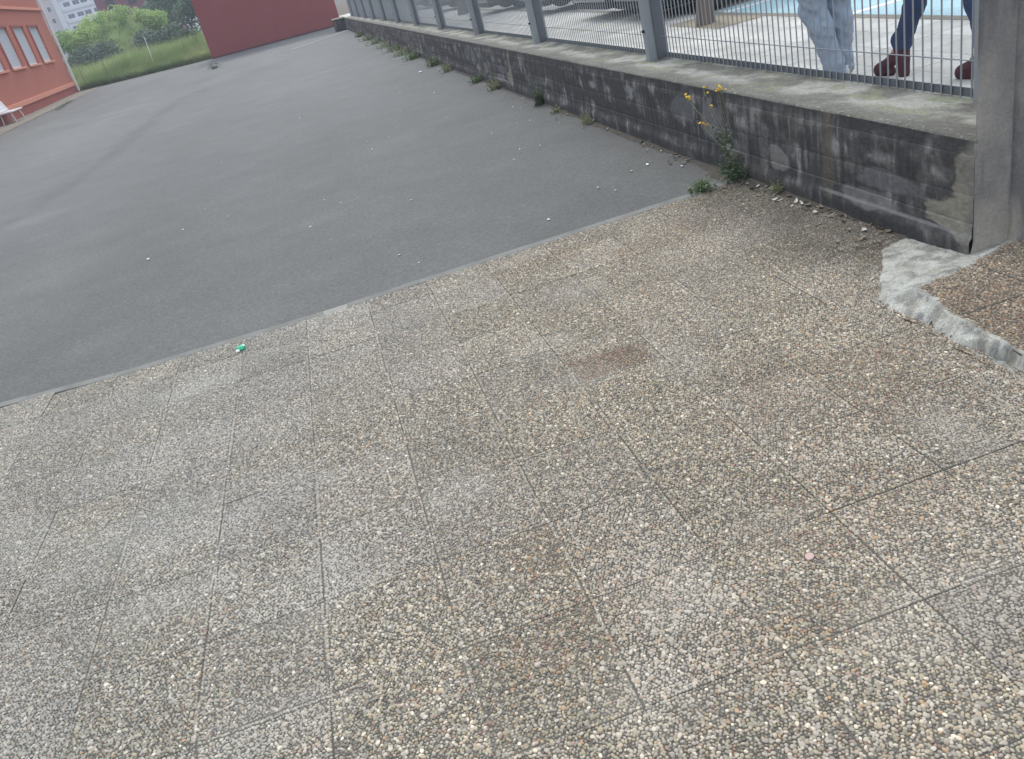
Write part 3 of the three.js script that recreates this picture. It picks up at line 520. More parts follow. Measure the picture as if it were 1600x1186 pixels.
function makeTree(name, label, cat, pos, h, r, crownR, seed, tones, n, leaf, group) {
  const t = thing(name, label, cat, pos, 0, group);
  part('trunk', trunkGeo(h, r, r * 0.62, 0.1, seed, 5), M.barkM, t);
  const R = rng(seed + 1), L = []; for (let i = 0; i < 9; i++) { const a = R() * 6.28, q = crownR * 0.62 * Math.sqrt(R()); L.push([Math.cos(a) * q, h + crownR * (0.35 + 0.75 * R()), Math.sin(a) * q, crownR * (0.4 + 0.2 * R()), crownR * (0.32 + 0.16 * R()), crownR * (0.4 + 0.2 * R())]); }
  part('crown', leafMass(seed + 2, L, n, leaf, tones), leafVC, t); return t;
}
{
  const pit = struct('tree_pit', gridGeo(14, 14, (i, j) => { const a = i / 14 * 2 - 1, b = j / 14 * 2 - 1, x = 4.72 + a * 0.27, z = -9.85 + b * 0.7; return [x, 0.303 + 0.02 * (1 - a * a) * (1 - b * b) + 0.008 * fbm(x * 14, z * 14 + 200, 211, 2), z, x, z]; }), M.soil);
  makeTree('street_tree', 'brown street tree trunk standing in sandy soil behind the fence', 'tree', [4.57, 0.3, -9.72], 2.9, 0.088, 1.7, 401, [[0.03, 0.06, 0.015], [0.07, 0.11, 0.03]], 5000, 0.13);
  makeTree('street_tree', 'far reddish-brown tree trunk beside a white post behind the fence', 'tree', [4.62, 0.3, -24.9], 2.9, 0.14, 1.8, 411, [[0.03, 0.06, 0.015], [0.07, 0.11, 0.03]], 5000, 0.13);
  const p = thing('white_post', 'slim white post standing beside the far reddish tree trunk', 'post', [4.86, 0.3, -24.3]); part('shaft', new THREE.CylinderGeometry(0.06, 0.06, 1.2, 12).translate(0, 0.6, 0), M.white, p); part('cap', new THREE.SphereGeometry(0.062, 12, 6, 0, 6.28, 0, 1.57).translate(0, 1.2, 0), M.white, p);
}

// ---------------------------------------------------------------- people behind the fence
// a smooth surface round tapered capsules [ax, ay, az, ra, bx, by, bz, rb] and boxes {c, h, r}; cells of the given size
function blend(prims, cell, k, seed = 0, wrinkle = 0) {
  const lo = [1e9, 1e9, 1e9], hi = [-1e9, -1e9, -1e9];
  const grow = (p, r) => { for (let i = 0; i < 3; i++) { lo[i] = Math.min(lo[i], p[i] - r); hi[i] = Math.max(hi[i], p[i] + r); } };
  for (const q of prims) if (q.c) for (const s of [-1, 1]) grow(q.c.map((v, i) => v + s * q.h[i]), q.r + 3 * cell); else { grow(q.slice(0, 3), q[3] + 3 * cell); grow(q.slice(4, 7), q[7] + 3 * cell); }
  const size = Math.max(hi[0] - lo[0], hi[1] - lo[1], hi[2] - lo[2]), N = Math.ceil(size / cell) + 2, half = N / 2, c = lo.map((v, i) => (v + hi[i]) / 2), sc = cell * half;
  const mc = new MarchingCubes(N, new THREE.MeshBasicMaterial(), false, false, 400000); mc.isolation = 0; mc.field.fill(-1);
  const d1 = (q, x, y, z) => {
    if (q.c) { const a = Math.abs(x - q.c[0]) - q.h[0], b = Math.abs(y - q.c[1]) - q.h[1], d = Math.abs(z - q.c[2]) - q.h[2]; return Math.hypot(Math.max(a, 0), Math.max(b, 0), Math.max(d, 0)) + Math.min(0, Math.max(a, b, d)) - q.r; }
    const dx = q[4] - q[0], dy = q[5] - q[1], dz = q[6] - q[2], L = dx * dx + dy * dy + dz * dz, t = L ? Math.min(1, Math.max(0, ((x - q[0]) * dx + (y - q[1]) * dy + (z - q[2]) * dz) / L)) : 0;
    return Math.hypot(x - q[0] - dx * t, y - q[1] - dy * t, z - q[2] - dz * t) - lerp(q[3], q[7], t);
  };
  for (let kz = 0; kz < N; kz++) { const z = c[2] + (kz - half) / half * sc; if (z < lo[2] || z > hi[2]) continue; for (let ky = 0; ky < N; ky++) { const y = c[1] + (ky - half) / half * sc; if (y < lo[1] || y > hi[1]) continue; for (let kx = 0; kx < N; kx++) {
    const x = c[0] + (kx - half) / half * sc; if (x < lo[0] || x > hi[0]) continue;
    let d = 1e9; for (const q of prims) { const e = d1(q, x, y, z); if (e > d + k) continue; if (d > e + k) { d = e; continue; } const h = Math.max(k - Math.abs(d - e), 0) / k; d = Math.min(d, e) - h * h * k * 0.25; }
    if (wrinkle) d += wrinkle * (fbm(x * 14 + y * 5 + seed, y * 22 + z * 14 + seed + 30, seed + 7, 3) - 0.5);
    mc.field[kz * N * N + ky * N + kx] = -d;
  } } }
  mc.update();
  const n = mc.count, p = new Float32Array(n * 3), nn = new Float32Array(n * 3), uv = new Float32Array(n * 2);
  for (let i = 0; i < n; i++) { for (let a = 0; a < 3; a++) { p[3 * i + a] = mc.positionArray[3 * i + a] * sc + c[a]; nn[3 * i + a] = mc.normalArray[3 * i + a]; } uv[2 * i] = (p[3 * i] + p[3 * i + 2]) * 1.0; uv[2 * i + 1] = p[3 * i + 1]; }
  let g = new THREE.BufferGeometry(); g.setAttribute('position', new THREE.BufferAttribute(p, 3)); g.setAttribute('uv', new THREE.BufferAttribute(uv, 2)); g.deleteAttribute('normal'); g = mergeVertices(g, cell * 0.02); g.computeVertexNormals(); return g;
}
const chain = (...pts) => { const o = []; for (let i = 0; i < pts.length - 1; i++) o.push([...pts[i], ...pts[i + 1]]); return o; };
function handGeo(wx, wy, wz, s) {   // relaxed hand hanging down from the wrist; s: +1 right, -1 left
  const P = [{ c: [wx, wy - 0.055, wz - 0.005], h: [0.007, 0.036, 0.03], r: 0.008 }]; P.push([wx, wy + 0.02, wz, 0.027, wx, wy - 0.02, wz, 0.022]);
  [[-0.032, 0.062], [-0.011, 0.074], [0.011, 0.07], [0.031, 0.054]].forEach(([o, L], i) => P.push(...chain([wx, wy - 0.09, wz + o, 0.0092], [wx - s * 0.006, wy - 0.09 - L * 0.5, wz + o, 0.0085], [wx - s * 0.022, wy - 0.09 - L, wz + o, 0.007])));
  P.push(...chain([wx - s * 0.004, wy - 0.035, wz - 0.03, 0.012], [wx - s * 0.014, wy - 0.07, wz - 0.05, 0.0105], [wx - s * 0.022, wy - 0.1, wz - 0.052, 0.0085]));
  return blend(P, 0.004, 0.008);
}
function headGeo(hy, hz) {
  const P = [[0, hy, hz + 0.01, 0.088, 0, hy + 0.05, hz + 0.02, 0.09], [0, hy - 0.07, hz - 0.03, 0.055, 0, hy - 0.085, hz - 0.045, 0.03], [0, hy + 0.01, hz - 0.08, 0.012, 0, hy - 0.03, hz - 0.1, 0.015], [0, hy - 0.06, hz - 0.078, 0.012, 0.018, hy - 0.06, hz - 0.074, 0.008], [0, hy - 0.06, hz - 0.078, 0.012, -0.018, hy - 0.06, hz - 0.074, 0.008], [0, hy - 0.1, hz + 0.01, 0.055, 0, hy - 0.22, hz + 0.025, 0.058]];
  for (const s of [-1, 1]) { P.push([s * 0.088, hy + 0.01, hz + 0.01, 0.014, s * 0.09, hy - 0.03, hz + 0.005, 0.01]); P.push([s * 0.034, hy + 0.018, hz - 0.072, 0.013, s * 0.034, hy + 0.016, hz - 0.072, 0.013]); P.push([s * 0.02, hy + 0.04, hz - 0.078, 0.009, s * 0.05, hy + 0.038, hz - 0.07, 0.008]); }
  return blend(P, 0.006, 0.025);
}
function person(o) {
  const t = thing('person', o.label, 'person', o.pos, 0, undefined), skin = mat(0.42, 0.25, 0.18, 0.55);
  const { LA, LK, LH, RA, RK, RH, jr } = o, sh = o.shoulder, S = [];
  const lean = o.lean ?? 0;
  const B = [...chain([...LH, 0.075], [...LK, 0.046], [...LA, 0.034]), ...chain([...RH, 0.075], [...RK, 0.046], [...RA, 0.034]), [...LA, 0.034, LA[0] - 0.01, LA[1] - 0.05, LA[2] - 0.1, 0.02], [...RA, 0.034, RA[0] - 0.01, RA[1] - 0.05, RA[2] - 0.1, 0.02]];
  B.push([-0.06, LH[1] + 0.02, 0, 0.1, 0.06, RH[1] + 0.02, 0, 0.1], [0, LH[1] + 0.1, 0, 0.105, 0, sh - 0.2, 0, 0.11], [-0.07, sh - 0.1, 0, 0.1, 0.07, sh - 0.1, 0, 0.1], [0, sh - 0.04, 0.01, 0.06, 0, sh + 0.1, 0, 0.05]);
  const arms = [];
  for (const s of [-1, 1]) { const q = [[s * 0.18, sh - 0.04, 0], [s * 0.235, sh - 0.33, 0.02], [s * 0.24, sh - 0.57, -0.05 * s]]; arms.push(q); B.push(...chain([...q[0], 0.048], [...q[1], 0.036], [...q[2], 0.025])); }
  const hy = sh + 0.2;
  part('body', merge([blend(B, 0.013, 0.05), headGeo(hy, -0.01), handGeo(...arms[0][2], -1), handGeo(...arms[1][2], 1)]), skin, t);
  const hair = blend([[0, hy + 0.05, 0.03, 0.1, 0, hy - 0.02, 0.05, 0.095], [0, hy, 0.07, 0.07, 0, hy - 0.22, 0.075, 0.06]], 0.009, 0.04, 5, 0.012); part('hair', hair, mat(0.03, 0.018, 0.012, 0.6), t);
  const [a, c, k, th] = jr;
  const mid = (p, q, u) => [lerp(p[0], q[0], u), lerp(p[1], q[1], u), lerp(p[2], q[2], u)];
  const J = []; for (const [A, K, H] of [[LA, LK, LH], [RA, RK, RH]]) { const low = [A[0], A[1] - o.hem, A[2]], cf = mid(K, A, 0.32); cf[2] += 0.018; J.push(...chain([...low, a], [...mid(A, K, 0.12), a * 0.98], [...cf, c], [...K, k], [...mid(K, H, 0.5), lerp(k, th, 0.6)], [...H, th])); }
  J.push([-0.055, LH[1] + 0.03, 0, 0.118, 0.055, RH[1] + 0.03, 0, 0.118], [-0.04, LH[1] + 0.12, 0, 0.108, 0.04, LH[1] + 0.12, 0, 0.108]);
  part('jeans', blend(J, 0.011, o.k ?? 0.03, o.seed, o.wrinkle), o.jeans, t);
  const K2 = [[-0.05, LH[1] + 0.16, 0, 0.122, 0.05, LH[1] + 0.16, 0, 0.122], [0, LH[1] + 0.12, 0, 0.125, 0, sh - 0.2, 0, 0.125], [-0.08, sh - 0.1, 0, 0.11, 0.08, sh - 0.1, 0, 0.11]]; for (const q of arms) K2.push(...chain([...q[0], 0.062], [...q[1], 0.05], [q[2][0], q[2][1] + 0.03, q[2][2], 0.042]));
  part('jacket', blend(K2, 0.014, 0.05, o.seed + 3, 0.012), mat(...o.top, 0.85), t);
  return t;
}
const den = (r, g, b, u) => { const q = rep(T.denim, u, u); return new THREE.MeshStandardMaterial({ color: lin(r, g, b), map: q.map, bumpMap: q.bump, bumpScale: 0.002, roughness: 0.9 }); };
function bootGeo(ax, az, dir) {   // heeled ankle boot; ankle at (ax, az), pointing along dir
  const [dx, dz] = dir, at = (f, y, s = 0) => [ax + dx * f - dz * s, y, az + dz * f + dx * s], P = [];
  P.push([...at(-0.008, 0.25), 0.047, ...at(-0.012, 0.19), 0.048], [...at(-0.012, 0.19), 0.05, ...at(-0.02, 0.115), 0.042], [...at(0, 0.15), 0.045, ...at(0.08, 0.092), 0.036], [...at(0.08, 0.09), 0.036, ...at(0.165, 0.05), 0.036], [...at(0.13, 0.052, 0.012), 0.036, ...at(0.18, 0.045, 0), 0.03]);
  P.push([...at(0.085, 0.028, 0.012), 0.03, ...at(0.18, 0.028, 0.0), 0.03], [...at(-0.03, 0.1), 0.034, ...at(-0.034, 0.02), 0.03], [...at(-0.02, 0.1), 0.034, ...at(-0.018, 0.02), 0.03]);
  return blend(P, 0.006, 0.012);
}
{
  const A = { LA: [-0.045, 0.16, -0.28], LK: [0.0, 0.56, -0.16], LH: [-0.08, 0.96, 0], RA: [0.05, 0.16, 0.36], RK: [0.06, 0.56, 0.2], RH: [0.085, 0.96, 0] };
  const a = person({ label: 'person in dark blue skinny jeans and burgundy heeled ankle boots beside the pillar', pos: [3.7, 0.3, -4.72], ...A, shoulder: 1.45, hem: -0.075, jr: [0.053, 0.064, 0.06, 0.098], jeans: den(0.034, 0.055, 0.125, 4), seed: 5, wrinkle: 0.016, top: [0.05, 0.05, 0.055] });
  const bm = mat(0.062, 0.014, 0.022, 0.6);
  part('boot', bootGeo(A.LA[0], A.LA[2], [-0.2, -0.98]), bm, a); part('boot', bootGeo(A.RA[0], A.RA[2], [-0.16, -0.987]), bm, a);
  const Bq = { LA: [-0.05, 0.09, 0.1], LK: [-0.12, 0.49, -0.02], LH: [-0.1, 0.9, 0], RA: [0.06, 0.09, 0.02], RK: [0.085, 0.49, -0.05], RH: [0.1, 0.9, 0] };
  const b = person({ label: 'person in loose light blue jeans standing behind the fence, feet hidden', pos: [3.46, 0.3, -5.45], ...Bq, shoulder: 1.42, hem: 0.03, jr: [0.068, 0.08, 0.086, 0.105], jeans: den(0.3, 0.37, 0.47, 4), seed: 25, wrinkle: 0.03, k: 0.02, top: [0.3, 0.3, 0.32] });
  for (const q of [Bq.LA, Bq.RA]) { part('shoe', blend([[q[0], 0.075, q[2] + 0.02, 0.042, q[0], 0.06, q[2] - 0.08, 0.04], [q[0], 0.05, q[2] - 0.06, 0.044, q[0] - 0.01, 0.042, q[2] - 0.16, 0.038], [q[0], 0.04, q[2] + 0.03, 0.036, q[0], 0.036, q[2] - 0.14, 0.036]], 0.007, 0.02), M.white, b); }
}

// ---------------------------------------------------------------- plants along the wall
function blades(seed, n, h, spread, w, tones) {
  const R = rng(seed), pos = [], nor = [], col = [], uv = [];
  for (let i = 0; i < n; i++) {
    const a = R() * 6.28, o = spread * 0.35 * Math.sqrt(R()), bx0 = Math.cos(a) * o, bz0 = Math.sin(a) * o, L = h * (0.5 + 0.6 * R()), out = spread * (0.3 + 0.9 * R()), ang = a + (R() - 0.5) * 1.2, c = mix3(tones[0], tones[1], R()), px = -Math.sin(ang), pz = Math.cos(ang), ww = w * (0.6 + 0.7 * R());
    const pts = []; for (let s = 0; s <= 3; s++) { const u = s / 3; pts.push([bx0 + Math.cos(ang) * out * u * u, L * (u - 0.32 * u * u * (out / spread)), bz0 + Math.sin(ang) * out * u * u, ww * (1 - u * 0.95)]); }
    for (let s = 0; s < 3; s++) { const p = pts[s], q = pts[s + 1], A = [p[0] - px * p[3], p[1], p[2] - pz * p[3]], B = [p[0] + px * p[3], p[1], p[2] + pz * p[3]], C = [q[0] - px * q[3], q[1], q[2] - pz * q[3]], D = [q[0] + px * q[3], q[1], q[2] + pz * q[3]]; for (const v of [A, C, B, B, C, D]) { pos.push(...v); nor.push(0, 1, 0); col.push(...c); uv.push(0, 0); } }
  }
  const g = new THREE.BufferGeometry(); g.setAttribute('position', new THREE.Float32BufferAttribute(pos, 3)); g.setAttribute('normal', new THREE.Float32BufferAttribute(nor, 3)); g.setAttribute('color', new THREE.Float32BufferAttribute(col, 3)); g.setAttribute('uv', new THREE.Float32BufferAttribute(uv, 2)); g.computeVertexNormals(); return g;
}
const G1 = [[0.06, 0.11, 0.03], [0.13, 0.19, 0.07]], G2 = [[0.14, 0.17, 0.065], [0.26, 0.28, 0.15]], GD = [[0.04, 0.075, 0.03], [0.09, 0.14, 0.055]];
function weed(label, pos, h, spread, seed, tones = G1, leaves = 40, n = 40) {
  const t = thing('weed', label, 'weed', pos);
  part('blades', blades(seed, n, h, spread, 0.0035 + h * 0.012, tones), leafOpaque, t);
  if (leaves) part('leaves', leafMass(seed + 1, [[0, h * 0.3, 0, spread * 0.8, h * 0.4, spread * 0.8], [spread * 0.3, h * 0.2, spread * 0.3, spread * 0.5, h * 0.3, spread * 0.5]], leaves, 0.02 + h * 0.1, tones, 0.8), leafOpaque, t);
  return t;
}
weed('low green grass tuft at the corner where asphalt meets the pebble paving', [2.12, -0.004, -4.86], 0.1, 0.11, 501, G1, 60, 70);
weed('leafy dark green weed at the wall foot beneath the yellow flowers', [2.37, -0.004, -4.88], 0.17, 0.13, 503, GD, 150, 70);
weed('thin pale green sprig at the wall foot on the paving, right of the leafy weed', [2.40, 0, -4.42], 0.1, 0.06, 505, G2, 24, 30);
weed('broad-leaved weed at the wall foot below the second fence post', [2.37, -0.014, -7.85], 0.16, 0.13, 507, G2, 60, 40);
weed('tall dry green weed against the wall, left of the broad-leaved weed', [2.38, -0.014, -9.55], 0.3, 0.12, 509, GD, 70, 80);
weed('small weed with pale leaves between two taller weeds at the wall foot', [2.36, -0.014, -8.85], 0.1, 0.1, 511, G2, 40, 30);
weed('clump of pale leaves at the wall foot under the third fence post', [2.34, -0.014, -11.7], 0.2, 0.17, 513, G2, 90, 50);
weed('spreading weed at the wall foot beyond the third fence post', [2.33, -0.014, -12.9], 0.17, 0.17, 515, G1, 90, 50);
weed('ragged weed at the wall foot between third and fourth fence posts', [2.32, -0.014, -15.3], 0.22, 0.2, 517, G2, 120, 60);
weed('bushy weed at the wall foot beside the white litter', [2.32, -0.014, -16.9], 0.24, 0.24, 519, G1, 160, 60);
for (const [i, z, w] of [[0, -19.5, 0.4], [1, -21.3, 0.45], [2, -23.2, 0.5], [3, -25.4, 0.5], [4, -28, 0.5], [5, -31, 0.5], [6, -34.5, 0.4]]) tag(weed('', [2.3, -0.014, z], 0.26, w, 530 + i, i % 2 ? G2 : G1, 240, 110), 'low green weeds growing in a line along the distant wall foot', 'weed', 'weeds along the distant wall foot');
weed('small dark weed growing from a crack in the open asphalt', [-3.83, -0.014, -40.9], 0.34, 0.4, 551, GD, 120, 50);
{
  // tall thin plant with yellow flowers leaning on the wall
  const p = thing('yellow_wildflower', 'thin wild plant with small yellow flowers leaning against the dark wall', 'wildflower');
  const st = mat(0.2, 0.22, 0.12, 0.8), ym = new THREE.MeshStandardMaterial({ color: lin(0.75, 0.47, 0.02), roughness: 0.7, side: THREE.DoubleSide }), base = [2.37, 0, -4.9], R = rng(61);
  const heads = [[2.31, 0.485, -5.33, 7], [2.33, 0.545, -5.1, 3], [2.33, 0.585, -4.85, 6], [2.32, 0.575, -4.88, 4], [2.30, 0.335, -5.1, 6], [2.34, 0.45, -5.09, 2]];
  const fg = (() => { const g = []; for (let k = 0; k < 9; k++) { const a = k / 9 * 6.28, q = new THREE.SphereGeometry(0.006, 6, 4); q.scale(1, 0.28, 0.5); q.translate(0.009, 0, 0); q.rotateZ(0.25); q.rotateY(a); g.push(q); } const c = new THREE.SphereGeometry(0.0055, 8, 6); c.scale(1, 0.7, 1); g.push(c); return merge(g); })();
  for (const [x, y, z, n] of heads) {
    part('stem', tube([base, [lerp(base[0], x, 0.3) + 0.02, y * 0.45, lerp(base[2], z, 0.25)], [lerp(base[0], x, 0.75), y * 0.82, lerp(base[2], z, 0.7)], [x, y, z]], 0.0015, 14, 5), st, p);
    for (let k = 0; k < n; k++) { const o = [(R() - 0.5) * 0.05, (R() - 0.3) * 0.035, (R() - 0.5) * 0.075]; const f = part('flower', fg, ym, p, [x + o[0], y + o[1], z + o[2]], [(R() - 0.5) * 1.4 + 0.3, R() * 6, 0.5 + (R() - 0.5)]); f.scale.setScalar(0.5 + 0.28 * R()); part('stem', tube([[x, y - 0.03, z], [x + o[0] * 0.7, y + o[1] - 0.015, z + o[2] * 0.8], [x + o[0], y + o[1], z + o[2]]], 0.0012, 5, 4), st, p); }
  }
  part('leaves', leafMass(563, [[2.36, 0.12, -4.95, 0.05, 0.12, 0.1], [2.36, 0.25, -5.02, 0.04, 0.1, 0.08], [2.36, 0.2, -4.9, 0.03, 0.15, 0.06]], 110, 0.035, GD, 0.9), leafOpaque, p);
}
// ---------------------------------------------------------------- litter
{
  const R = rng(71);
  const leaf = (len, w, curl) => { const g = gridGeo(4, 6, (i, j) => { const u = j / 6, s = (i / 2 - 1) * w * Math.sin(Math.PI * Math.min(0.98, u * 0.93 + 0.05)); return [s, curl * (u - 0.5) * (u - 0.5) * len * 2 + Math.abs(s) * 0.5, (u - 0.5) * len, u, s]; }); return g; };
  const lg = [leaf(0.055, 0.009, 0.35), leaf(0.04, 0.012, 0.5), leaf(0.075, 0.005, 0.4)], tones = [[0.24, 0.2, 0.15], [0.17, 0.14, 0.1], [0.34, 0.31, 0.25], [0.1, 0.075, 0.055], [0.5, 0.48, 0.44]];
  const ms = tones.map((t) => new THREE.MeshStandardMaterial({ color: lin(...t), roughness: 0.9, side: THREE.DoubleSide }));
  const drop = (name, label, cat, group, g, m, x, y, z, s = 1) => { const o = new THREE.Mesh(g, m); o.name = numbered(name); o.position.set(x, y, z); o.rotation.set((R() - 0.5) * 0.5, R() * 6.28, (R() - 0.5) * 0.5, 'YXZ'); o.scale.setScalar(s); o.castShadow = o.receiveShadow = true; scene.add(o); tag(o, label, cat, group); return o; };
  const foot = (n, z0, z1, w, y) => { for (let i = 0; i < n; i++) drop('dry_leaf', 'small dry leaf among the litter along the wall foot', 'leaf', 'dry leaves along the wall foot', lg[Math.floor(R() * 3)], ms[Math.floor(R() * 5)], 2.41 - w * R() * R(), y, lerp(z0, z1, R()), 0.55 + 0.6 * R()); };
  foot(46, -3.35, -4.4, 0.2, 0.008); foot(44, -4.45, -5.1, 0.32, 0.006); foot(22, -5.6, -6.6, 0.15, -0.004); foot(20, -6.7, -10, 0.25, -0.004); foot(16, -10, -17, 0.4, -0.004);
  { // soil and crumbs gathered in the angle of the wall
    const g = gridGeo(8, 420, (i, j) => { const z = lerp(-3.28, -24, Math.pow(j / 420, 1.35)), w = 0.02 + 0.085 * Math.pow(fbm(z * 1.7 + 90, 3, 641, 4), 1.4) + (z > -5.2 && z < -4.6 ? 0.06 : 0), t = i / 8, x = 2.435 - w * t + 0.014 * (fbm(z * 22 + 600, t * 5, 643, 2) - 0.5); return [x, (z > -4.88 ? 0.004 : -0.008) + 0.02 * (1 - t) * (1 - t) * (0.4 + fbm(z * 14 + 400, t * 6, 645, 3)) - (t > 0.9 ? 0.008 : 0), z, x, z]; });
    const o = new THREE.Mesh(g, M.litterSoil); o.name = 'dirt'; o.userData.kind = 'stuff'; tag(o, 'dark soil and crumbs gathered along the foot of the low wall', 'dirt'); scene.add(o); }
  for (const [x, z, s] of [[2.17, -3.47, 1], [2.2, -3.36, 0.9], [2.26, -3.42, 1.1], [2.3, -3.33, 0.8], [2.13, -3.38, 0.7]]) drop('dry_leaf', 'small dry leaf in the heap at the tip of the cement patch', 'leaf', 'dry leaves by the cement patch', lg[0], ms[0], x, 0.012, z, s);
  const chip = (sx, sz) => { const s = new THREE.Shape(); for (let i = 0; i < 7; i++) { const a = i / 7 * 6.28, r = 0.75 + 0.35 * R(); s[i ? 'lineTo' : 'moveTo'](Math.cos(a) * sx * r, Math.sin(a) * sz * r); } const g = new THREE.ExtrudeGeometry(s, { depth: 0.003, bevelEnabled: true, bevelSize: 0.001, bevelThickness: 0.001, bevelSegments: 1 }); g.rotateX(-Math.PI / 2); return g; };
  const wm = mat(0.82, 0.82, 0.82, 0.7);
  const wl = (x, z, s, label) => { const o = drop('paper_scrap', label, 'litter', undefined, chip(0.010, 0.015), wm, x, -0.006, z, s); o.rotation.x = o.rotation.z = 0.1; };
  wl(-1.825, -7.61, 1.1, 'bright white scrap lying alone on the near asphalt, left side');
  wl(1.98, -16.4, 2.4, 'bright white scrap on the asphalt beside the bushy weed'); wl(2.16, -5.85, 1, 'white scrap on the asphalt near the wall foot litter'); wl(2.3, -5.55, 0.8, 'tiny white scrap close to the wall foot by the grass tuft');
  for (let i = 0; i < 34; i++) { const z = -5.2 - 14 * R() * R(), x = lerp(2.2, -2.5, R() * R()); const o = drop('grit_speck', 'tiny pale speck of grit lying on the asphalt', 'grit', 'pale specks scattered on the asphalt', chip(0.006, 0.009), R() < 0.45 ? wm : ms[4], x, -0.007, z, 0.5 + 0.8 * R()); o.rotation.x = o.rotation.z = 0; }
  { const o = drop('pink_chip', 'flat pale pink chip lying on the pebble paving', 'litter', undefined, chip(0.014, 0.013), mat(0.46, 0.33, 0.31, 0.8), 0.872, 0.006, -1.61, 1); o.rotation.set(0, 0.4, 0); }
  // crumpled green wrapper
  const w = thing('green_wrapper', 'crumpled green and white sweet wrapper on the paving near the asphalt edge', 'wrapper', [-0.842, 0.016, -4.59], 0.4);
  const crump = (sx, sy, sz, seed) => { let g = new THREE.IcosahedronGeometry(1, 2); g.deleteAttribute('uv'); g = mergeVertices((g.deleteAttribute('normal'), g)); const p = g.attributes.position; for (let i = 0; i < p.count; i++) { const x = p.getX(i), y = p.getY(i), z = p.getZ(i), k = 0.65 + 0.7 * fbm(x * 2 + 9, y * 2 + z * 2 + 9, seed, 2); p.setXYZ(i, x * k * sx, y * k * sy, z * k * sz); } g = g.toNonIndexed(); g.computeVertexNormals(); return g; };
  part('foil', crump(0.024, 0.015, 0.018, 601), mat(0.04, 0.42, 0.25, 0.25, { metalness: 0.3 }), w); part('twist', crump(0.013, 0.008, 0.01, 605), mat(0.75, 0.85, 0.8, 0.3), w, [-0.024, -0.004, 0.012]); part('twist', crump(0.011, 0.007, 0.012, 607), mat(0.55, 0.85, 0.7, 0.25), w, [0.018, 0.004, -0.012]);
}

// ---------------------------------------------------------------- red wall at the end of the playground
{
  const w = thing('red_wall', 'tall dark red rendered ball-court wall at the end of the playground', 'wall', [-4.9, 0, -53.6], 0.4 * 0.17);
  // local x runs along the wall
  w.rotation.y = -Math.atan2(2.6, 7.1) * 0.25;
  part('face', bx(0, -0.08, -0.5, 7.6, 7.5, 0), M.redWall, w); part('plinth', rbx(-0.01, -0.08, -0.51, 7.62, 0.06, 0.018, 0.008), mat(0.06, 0.03, 0.035, 0.9), w); part('cap', rbx(-0.04, 7.501, -0.54, 7.64, 7.58, 0.04, 0.01), M.strip, w);
  struct('white_line', gridGeo(10, 1, (i, j) => { const x = lerp(-0.3, 2.4, i / 10), z = lerp(-39.2, -42.9, Math.pow(i / 10, 1)) + (j ? 0.09 : -0.09) * 2; return [x, -0.004, z, x, z]; }), mat(0.4, 0.4, 0.4, 0.9));
}
